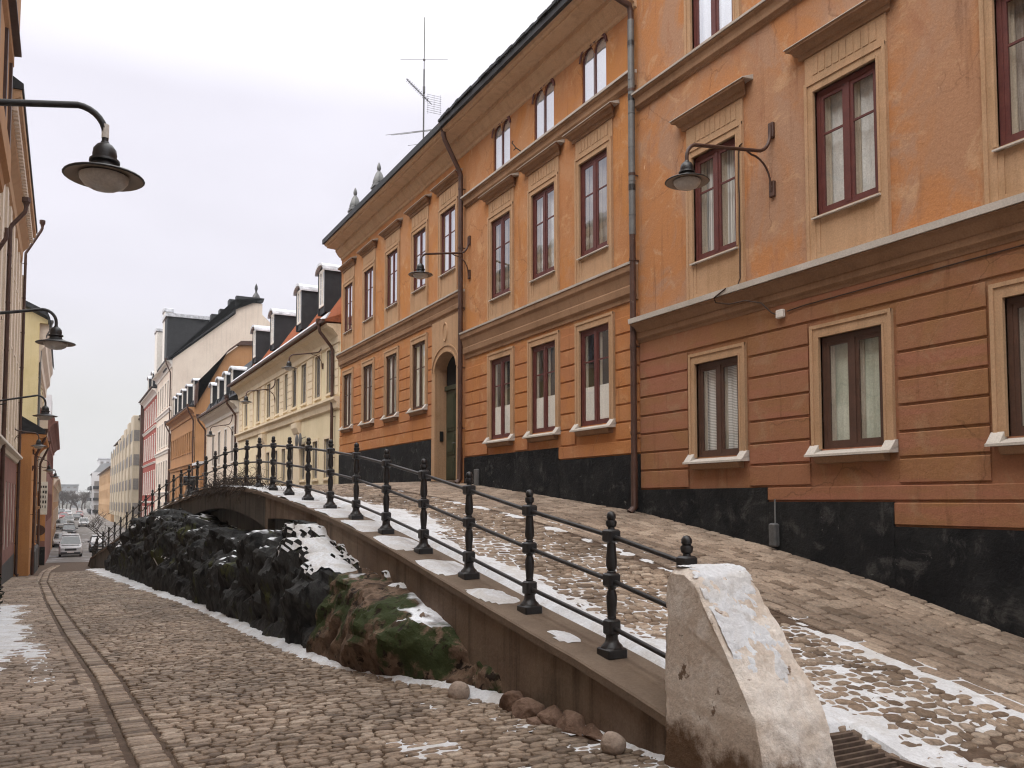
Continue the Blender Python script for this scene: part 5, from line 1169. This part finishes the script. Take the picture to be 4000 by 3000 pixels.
mb=MB(); FC.prof(mb,[(0,9.2),(.12,9.3),(.14,9.9),(.35,10.2),(.36,10.8),(.5,11.1),(.5,11.4),(0,11.4)],53.3,72); mb.build('cornice',M['palestone'],h)
downpipe(h,FC,53.5,10.2,-2.3,o=.12,top_o=.6,ztip=11.5,m=M['pipe_gr'])
FE=Fac(-.95,1)
h=simple_house('red_brown_house','red brown house with an orange lower end wall and black base on the left',FE,60,92,-3,6.6,M['mauve'],[(z,z+1.7,1.,[63+4*k for k in range(7)]) for z in (.4,3.6)],trim=M['mauve'],D=5,corn=True)
mb=MB(); mb.quad((-2.4,59.97,-.9),(-.96,59.97,-.9),(-.96,59.97,2.2),(-2.4,59.97,2.2)); mb.build('orange_end',M['leftora'],h)
mb=MB(); mb.box(-2.4,-.93,59.85,59.96,-3,-1.25); mb.build('black_base',M['plinth'],h)
mb=MB(); mb.box(-2.4,-.96,59.8,59.96,2.2,2.4); mb.quad((-2.4,59.96,2.4),(-.97,59.96,2.4),(-.97,59.96,6.6),(-2.4,59.96,6.6)); mb.build('upper_end',M['palestone'],h)
gable_roof(h,FE,60,92,6.6,.35,3,2.6,5,m=M['mauve'])
sgn=thing('shop_sign',(-1.1,59,1.0),'tall white projecting shop sign with dark lettering on the left','shop sign')
mb=MB(); mb.cbox(-1.32,-.86,58.96,59.04,.75,2.75,.01); mb.build('panel',M['white'],sgn)
mb=MB(); rr=random.Random(5)
for k in range(5):
    for q in range(3): 
        z=2.35-.3*k; x=-1.26+.13*q; mb.box(x,x+rr.uniform(.04,.1),58.945,58.958,z+rr.uniform(-.03,.03),z+.16)
mb.build('lettering',M['iron'],sgn)
mb=MB(); mb.tube([(-1.4,59,2.7),(-.9,59,2.72)],.02,6); mb.tube([(-1.4,59,2.7),(-1.4,60,2.7)],.02,6); mb.build('bracket',M['iron'],sgn)
rs=thing('round_sign',(-1.2,55.6,-2.2),'round traffic sign seen from its dark back on a pole by the orange end wall','traffic sign')
mb=MB(); mb.tube([(-1.17,55.6,-2.3),(-1.17,55.6,.25)],.03,8); mb.build('pole',M['pipe_gr'],rs)
mb=MB(); mb.loft([[(-1.17+.3*math.cos(a),y,-.1+.3*math.sin(a)) for a in np.linspace(0,2*math.pi,25)[:-1]] for y in (55.55,55.565)]); mb.build('disc',M['pipe'],rs)
FG=Fac(-.9,1)
h=simple_house('tan_house','long tan stone house farther along the left side',FG,95,200,-3.2,3.8,M['trim'],[(z,z+1.7,1.4,[99+7*k for k in range(14)]) for z in (-1.2,1.6)],trim=M['palestone'],D=8)
gable_roof(h,FG,95,200,3.8,.4,3,2,8,m=M['mauve'])
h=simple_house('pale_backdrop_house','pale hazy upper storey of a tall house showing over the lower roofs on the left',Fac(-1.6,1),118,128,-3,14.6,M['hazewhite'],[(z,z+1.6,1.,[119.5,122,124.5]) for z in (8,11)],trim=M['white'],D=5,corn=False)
# dark evergreen bush at the left edge
M['leaf']=mat('dark_evergreen_leaves',[(.3,(.012,.016,.01)),(.7,(.03,.038,.022))],rough=.6,scale=5)
t=thing('bush',(-1.25,19.2,-.75),'dark leafless tangled bush cut by the left edge of the picture','bush')
mb=MB(); rr=random.Random(4)
for k in range(1500):
    a=rr.uniform(0,6.28); u=rr.random()**.5; z=rr.random(); rad=.32*u*(1-.5*abs(z-.45)*1.3)
    c=Vector((-1.3+rad*math.cos(a),19.3+rad*1.2*math.sin(a),-.72+1.1*z)); d=Vector((rr.gauss(0,1),rr.gauss(0,1),rr.gauss(0,1))).normalized(); e=d.cross(Vector((rr.gauss(0,1),rr.gauss(0,1),1))).normalized()
    l=.05; mb.poly([c-d*l,c+e*l*.4,c+d*l,c-e*l*.4])
mb.build('leaves',M['leaf'],t)
mb=MB()
for k in range(9):
    a=k*.7; mb.tube([(-1.3,19.3,-.8),(-1.3+.1*math.cos(a),19.3+.1*math.sin(a),-.4),(-1.3+.22*math.cos(a),19.3+.25*math.sin(a),.1)],.012,5)
mb.build('stems',M['bark'],t)
# bare creeper tangled in the railing at the crest
t=thing('bare_creeper',(3.8,21.5,1.9),'tangle of bare brown creeper twigs caught in the railing at the crest of the wall','creeper')
mb=MB(); rr=random.Random(8)
for k in range(420):
    y=rr.gauss(22.6,2.6); y=min(29,max(18.2,y)); x=float(wx(y))+rr.gauss(-.02,.14); p=Vector((x,y,float(hz(y))+rr.uniform(-.1,.1)))
    d=Vector((rr.gauss(0,.35),rr.gauss(0,.9),rr.gauss(.8,.5)))
    q=[p]; dens=math.exp(-((y-22.4)/3.2)**2)
    for s in range(5):
        d=(d+Vector((rr.gauss(0,.5),rr.gauss(0,.6),rr.gauss(-.22,.5)))).normalized(); q.append(q[-1]+d*rr.uniform(.08,.2)*(.5+.7*dens))
    mb.tube(q,[.008,.007,.006,.005,.004,.003],3)
for k in range(160):
    y=rr.gauss(23.2,1.9); x=float(wx(y))-.3; p=Vector((x,y,float(hz(y))+.02)); q=[p]; d=Vector((-.4,rr.gauss(0,.6),.25))
    for s in range(5): d=(d+Vector((rr.gauss(-.05,.2),rr.gauss(0,.5),-.3))).normalized(); q.append(q[-1]+d*rr.uniform(.05,.13))
    mb.tube(q,[.008,.007,.006,.005,.004,.003],3)
mb.build('twigs',M['bark'],t)
# ================================================================== vehicles
M['carwhite']=mat('white_car_paint',[(.3,(.55,.56,.58)),(.7,(.66,.67,.69))],rough=.3,scale=2,spec=.6)
M['carblack']=mat('black_car_paint',[(.3,(.012,.012,.014)),(.7,(.02,.02,.022))],rough=.3,scale=2,spec=.6)
M['carred']=mat('dull_red_paint',[(.3,(.2,.02,.02)),(.7,(.27,.03,.03))],rough=.35,scale=2,spec=.5)
M['carglass']=mat('dark_windscreen',[(.3,(.02,.022,.025)),(.7,(.04,.043,.047))],rough=.08,scale=2,spec=.8)
M['tyre']=mat('tyre_rubber',[(.5,(.012,.012,.012))],rough=.8)
M['headl']=mat('headlamp_glass',[(.5,(.6,.62,.64))],rough=.15,spec=.8)
def car(name,label,cat,x,y,W,L,H,paint,snowy=False,hood=.9,sec=None,grp=None,face=-1,snow_screen=False):
    z=float(rz(y))+.035; t=thing(name,(x,y,z),label,cat,grp)
    P=lambda u,v,w:(x+u,y+face*v*-1*-1*-1 if False else y+(-face)*v*-1*-1,z+w)
    P=lambda u,v,w:(x+u,y+v,z+w)      # v: 0 front .. L rear, front looks to -y
    b=W/2; st=[ # v, half width low, half width top, z low, z top
        (0,.80,.74,.28,.62),(.12,.93,.86,.22,.80),(.5,.99,.93,.2,.90),(hood+.1,1,.95,.2,.97),(L*.62,1,.96,.2,1.02),(L-.25,.98,.93,.24,1.02),(L,.86,.82,.35,.85)]
    mb=MB(); rings=[]
    for v,lo,hi,z0,z1 in st:
        z0*=1;z1=z1*(H/1.65)
        rings.append([P(-b*lo*.92,v,z0),P(-b*lo,v,z0+.14),P(-b*lo,v,z1*.62),P(-b*hi,v,z1*.95),P(-b*hi*.8,v,z1),P(b*hi*.8,v,z1),P(b*hi,v,z1*.95),P(b*lo,v,z1*.62),P(b*lo,v,z0+.14),P(b*lo*.92,v,z0)])
    mb.loft(rings); mb.build('body',paint,t,smooth=35)
    zb=.97*H/1.65; mb=MB(); cab=[(hood,.94,zb-.03),(hood+.75,.80,H-.06),(hood+1.3,.78,H),(L-.9,.78,H-.02),(L-.25,.9,zb)]
    rings=[[P(-b*w,v,zb-.06),P(-b*w,v,max(zb-.05,h-.08)),P(-b*w*.9,v,max(zb-.04,h)),P(b*w*.9,v,max(zb-.04,h)),P(b*w,v,max(zb-.05,h-.08)),P(b*w,v,zb-.06)] for v,w,h in cab]
    mb.loft(rings); mb.build('cabin',paint,t,smooth=35)
    mb=MB(); e=.012; mb.quad(P(-b*.86,hood+.08-e*3,zb+.03),P(b*.86,hood+.08-e*3,zb+.03),P(b*.72,hood+.70-e*3,H-.1),P(-b*.72,hood+.70-e*3,H-.1))
    mb.build('windscreen',M['snow'] if snow_screen else M['carglass'],t)
    for s in (-1,1):
        mb=MB(); mb.quad(P(s*b*.925,hood+.55,zb+.04),P(s*b*.93,L-.6,zb+.04),P(s*b*.80,L-1.,H-.1),P(s*b*.81,hood+.95,H-.1)); mb.build('side_window',M['carglass'],t)
        mb=MB(); mb.cbox(*sorted((x+s*b*.52,x+s*b*.86)),y-.03,y+.16,z+.60*H/1.65,z+.74*H/1.65,.02); mb.build('headlight',M['headl'],t)
        mb=MB(); mb.cbox(*sorted((x+s*b*.98,x+s*(b*.98+.17))),y+hood+.35,y+hood+.47,z+zb+.02,z+zb+.17,.02); mb.build('mirror',paint,t)
        for v in (.75,L-.75):
            mb=MB(); mb.loft([[P(s*u,v+r_*math.cos(a),.31+r_*math.sin(a)) for a in np.linspace(0,2*math.pi,19)[:-1]] for u,r_ in ((b-.2,.31),(b-.01,.31),(b+.0,.27))]); w=mb.build('wheel',M['tyre'],t,smooth=40)
            mb=MB(); mb.loft([[P(s*(b+.004),v+r_*math.cos(a),.31+r_*math.sin(a)) for a in np.linspace(0,2*math.pi,15)[:-1]] for r_ in (.2,.05)]); mb.build('rim',M['grey'],w)
    mb=MB(); mb.cbox(x-b*.5,x+b*.5,y-.02,y+.1,z+.5*H/1.65,z+.68*H/1.65,.02); mb.cbox(x-b*.85,x+b*.85,y-.03,y+.12,z+.2,z+.42,.03); mb.build('grille',M['carblack'],t)
    mb=MB(); mb.cbox(x-.26,x+.26,y-.045,y-.03,z+.34,z+.45,.004); mb.build('number_plate',M['white'],t)
    if snowy:
        mb=MB(); mb.cbox(x-b*.72,x+b*.72,y+hood+.8,y+L-.9,z+H-.01,z+H+.06,.03); mb.build('roof_snow',M['snow'],t); mb=MB(); mb.cbox(x-b*.74,x+b*.74,y+.35,y+hood-.02,z+.9*H/1.65,z+.97*H/1.65,.02); mb.build('bonnet_snow',M['snow'],t)
    return t
gc='cars parked and driving down the street'
car('white_van','white van facing us, nearest vehicle in the middle of the street','van',.63,78,1.72,4.6,1.72,M['carwhite'],True,.75,grp=gc)
car('parked_car','dark car with snow covered bonnet and roof behind the white van','car',.75,124,1.75,4.4,1.5,M['carblack'],True,1.0,grp=gc)
car('parked_car','dark parked car with a white snowed windscreen at the right kerb','car',3.0,86,1.55,4.2,1.45,M['carblack'],True,1.0,grp=gc,snow_screen=True)
car('parked_car','small white car, farthest row on the right lane','car',3.2,160,1.7,4.3,1.5,M['carwhite'],True,1.0,grp=gc)
car('parked_car','red car with lit looking headlamps far away on the left lane','car',.2,215,1.8,4.3,1.5,M['carred'],False,1.0,grp=gc)
car('parked_car','pale snow covered car between the dark car and the red car','car',1.0,180,1.8,4.4,1.5,M['carwhite'],True,1.0,grp=gc)
car('parked_car','snowy white car parked on the left behind the white van','car',-.1,100,1.6,4.3,1.45,M['carwhite'],True,1.0,grp=gc)
for (x_,y_,c_,l_) in ((-.2,150,'carwhite','snowy car on the left lane, between the dark car and the pale one'),(2.6,200,'carblack','dark car on the right lane opposite the red car'),(1.2,250,'carwhite','white car at the far end of the street beyond the red car'),(3.6,235,'carred','dull red car parked far off at the right kerb'),(-.3,275,'carblack','farthest dark car before the bare trees')):
    car('parked_car',l_,'car',x_,y_,1.75,4.3,1.5,M[c_],True,1.0,grp=gc)
# moped on the upper street behind the railing
mp=thing('moped',(4.2,33.5,1.4),'dark moped with a black top box parked behind the far railing','moped')
zb=float(ramp_z(4.3,33.5)); cx,cy=4.25,33.6
def wheel(mb,c,r,w): 
    ring=[(c[0]+r*math.cos(a),c[1],c[2]+r*math.sin(a)) for a in np.linspace(0,2*math.pi,17)]; mb.tube(ring,w,6,False)
for dx in (-.62,.62):
    mb=MB(); ring=[(cx+dx*.35,cy+dx*.9+.22*math.cos(a),zb+.24+.22*math.sin(a)) for a in np.linspace(0,2*math.pi,17)]; mb.tube(ring,.055,6,False); mb.build('wheel',M['tyre'],mp,smooth=50)
mb=MB(); mb.loft([[(cx+dx,cy+dy-.05*k,zb+zz) for dx,zz in ((-.16,.3),(.16,.3),(.19,.55),(.12,.72),(-.12,.72),(-.19,.55))] for k,dy in ((0,-.5),(0,-.2),(1,.15),(0,.5),(0,.7))]); mb.build('body',M['carblack'],mp,smooth=35)
mb=MB(); mb.loft([[(cx-.12,cy-.1,zb+.72),(cx+.12,cy-.1,zb+.72),(cx+.1,cy-.1,zb+.8),(cx-.1,cy-.1,zb+.8)],[(cx-.14,cy+.6,zb+.74),(cx+.14,cy+.6,zb+.74),(cx+.12,cy+.6,zb+.84),(cx-.12,cy+.6,zb+.84)]]); mb.build('seat',M['tyre'],mp)
mb=MB(); mb.tube([(cx,cy-.55,zb+.35),(cx,cy-.45,zb+1.05)],.05,8); mb.tube([(cx-.35,cy-.4,zb+1.08),(cx,cy-.45,zb+1.05),(cx+.35,cy-.4,zb+1.08)],.018,6); mb.build('handlebar',M['iron'],mp)
mb=MB()
for s in (-1,1): mb.tube([(cx+s*.25,cy-.42,zb+1.07),(cx+s*.3,cy-.45,zb+1.28)],.008,5); mb.lathe([(.0,-.02),(.06,0),(.0,.02)],(cx+s*.31,cy-.45,zb+1.3),8)
mb.build('mirror',M['iron'],mp)
mb=MB(); mb.cbox(cx-.22,cx+.22,cy+.55,cy+.95,zb+.86,zb+1.22,.03); mb.build('top_box',M['carblack'],mp)
# ================================================================== camera, light, air
cam=bpy.data.cameras.new('camera'); co=bpy.data.objects.new('camera',cam); COL.objects.link(co); scn.camera=co
f=3300.; cam.sensor_fit='HORIZONTAL'; cam.sensor_width=36; cam.lens=36*f/4000; cam.shift_y=274/4000; cam.clip_end=3000; cam.clip_start=.05
co.location=(0,0,1.6); p=math.atan(.055); yaw=math.atan(1750/f); co.rotation_euler=(math.pi/2+p,0,-yaw)
w=bpy.data.worlds.new('World'); scn.world=w; w.use_nodes=True; nt=w.node_tree; N=nt.nodes; L=nt.links; bg=N['Background']
sky=N.new('ShaderNodeTexSky'); sky.sky_type='NISHITA'; sky.sun_disc=False; sky.sun_elevation=R(58); sky.sun_rotation=R(235); sky.dust_density=3; sky.air_density=1.
tc=N.new('ShaderNodeTexCoord'); 
bw=N.new('ShaderNodeRGBToBW'); L.new(sky.outputs['Color'],bw.inputs[0])
sp=N.new('ShaderNodeSeparateXYZ'); L.new(tc.outputs['Generated'],sp.inputs[0])
rp=N.new('ShaderNodeValToRGB'); e=rp.color_ramp.elements; e[0].position=.0; e[0].color=(4.75,4.75,4.7,1); e[1].position=1; e[1].color=(20,20,20,1)
for pos,c in ((.1,(4.8,4.8,4.8)),(.22,(5.05,4.97,5.5)),(.42,(5.3,5.18,5.8)),(.62,(11,10.9,11.3))): q=e.new(pos); q.color=(*c,1)
L.new(sp.outputs['Z'],rp.inputs['Fac'])
nz=N.new('ShaderNodeTexNoise'); nz.inputs['Scale'].default_value=2.2; nz.inputs['Detail'].default_value=5; nz.inputs['Roughness'].default_value=.5; mpn=N.new('ShaderNodeMapping'); mpn.inputs['Scale'].default_value=(1,1,2.2); L.new(tc.outputs['Generated'],mpn.inputs['Vector']); L.new(mpn.outputs['Vector'],nz.inputs['Vector'])
mr=N.new('ShaderNodeMapRange'); mr.inputs['From Min'].default_value=.3; mr.inputs['From Max'].default_value=.7; mr.inputs['To Min'].default_value=.93; mr.inputs['To Max'].default_value=1.09; L.new(nz.outputs['Fac'],mr.inputs['Value'])
sc=N.new('ShaderNodeVectorMath'); sc.operation='SCALE'; L.new(rp.outputs['Color'],sc.inputs[0]); L.new(mr.outputs[0],sc.inputs['Scale'])
mx=N.new('ShaderNodeMix'); mx.data_type='RGBA'; mx.inputs[0].default_value=.93; L.new(bw.outputs[0],mx.inputs[6]); L.new(sc.outputs[0],mx.inputs[7])
L.new(mx.outputs[2],bg.inputs['Color']); bg.inputs['Strength'].default_value=.1
sl=bpy.data.lights.new('sun','SUN'); sl.energy=1.5; sl.angle=R(50); sl.color=(1,.97,.93); so=bpy.data.objects.new('sun',sl); COL.objects.link(so)
so.rotation_euler=(R(38),0,R(-62)); so.location=(0,0,60)
scn.cycles.filter_width=1.15
vs=scn.view_settings; vs.view_transform='Standard'; vs.look='None'; vs.gamma=1; vs.use_curve_mapping=False; vs.exposure=0.8

# haze in the air of the street
hz_=MB(); hz_.box(-300,330,-50,900,-12,40); ho=hz_.build('haze',[],None,kind='stuff')
hm=bpy.data.materials.new('cold_haze'); hm.use_nodes=True; n=hm.node_tree; n.nodes.remove(n.nodes['Principled BSDF']); pv=n.nodes.new('ShaderNodeVolumePrincipled'); pv.inputs['Color'].default_value=(.9,.91,.93,1); pv.inputs['Density'].default_value=.00045; pv.inputs['Anisotropy'].default_value=.2
n.links.new(pv.outputs[0],n.nodes['Material Output'].inputs['Volume']); ho.data.materials.append(hm)
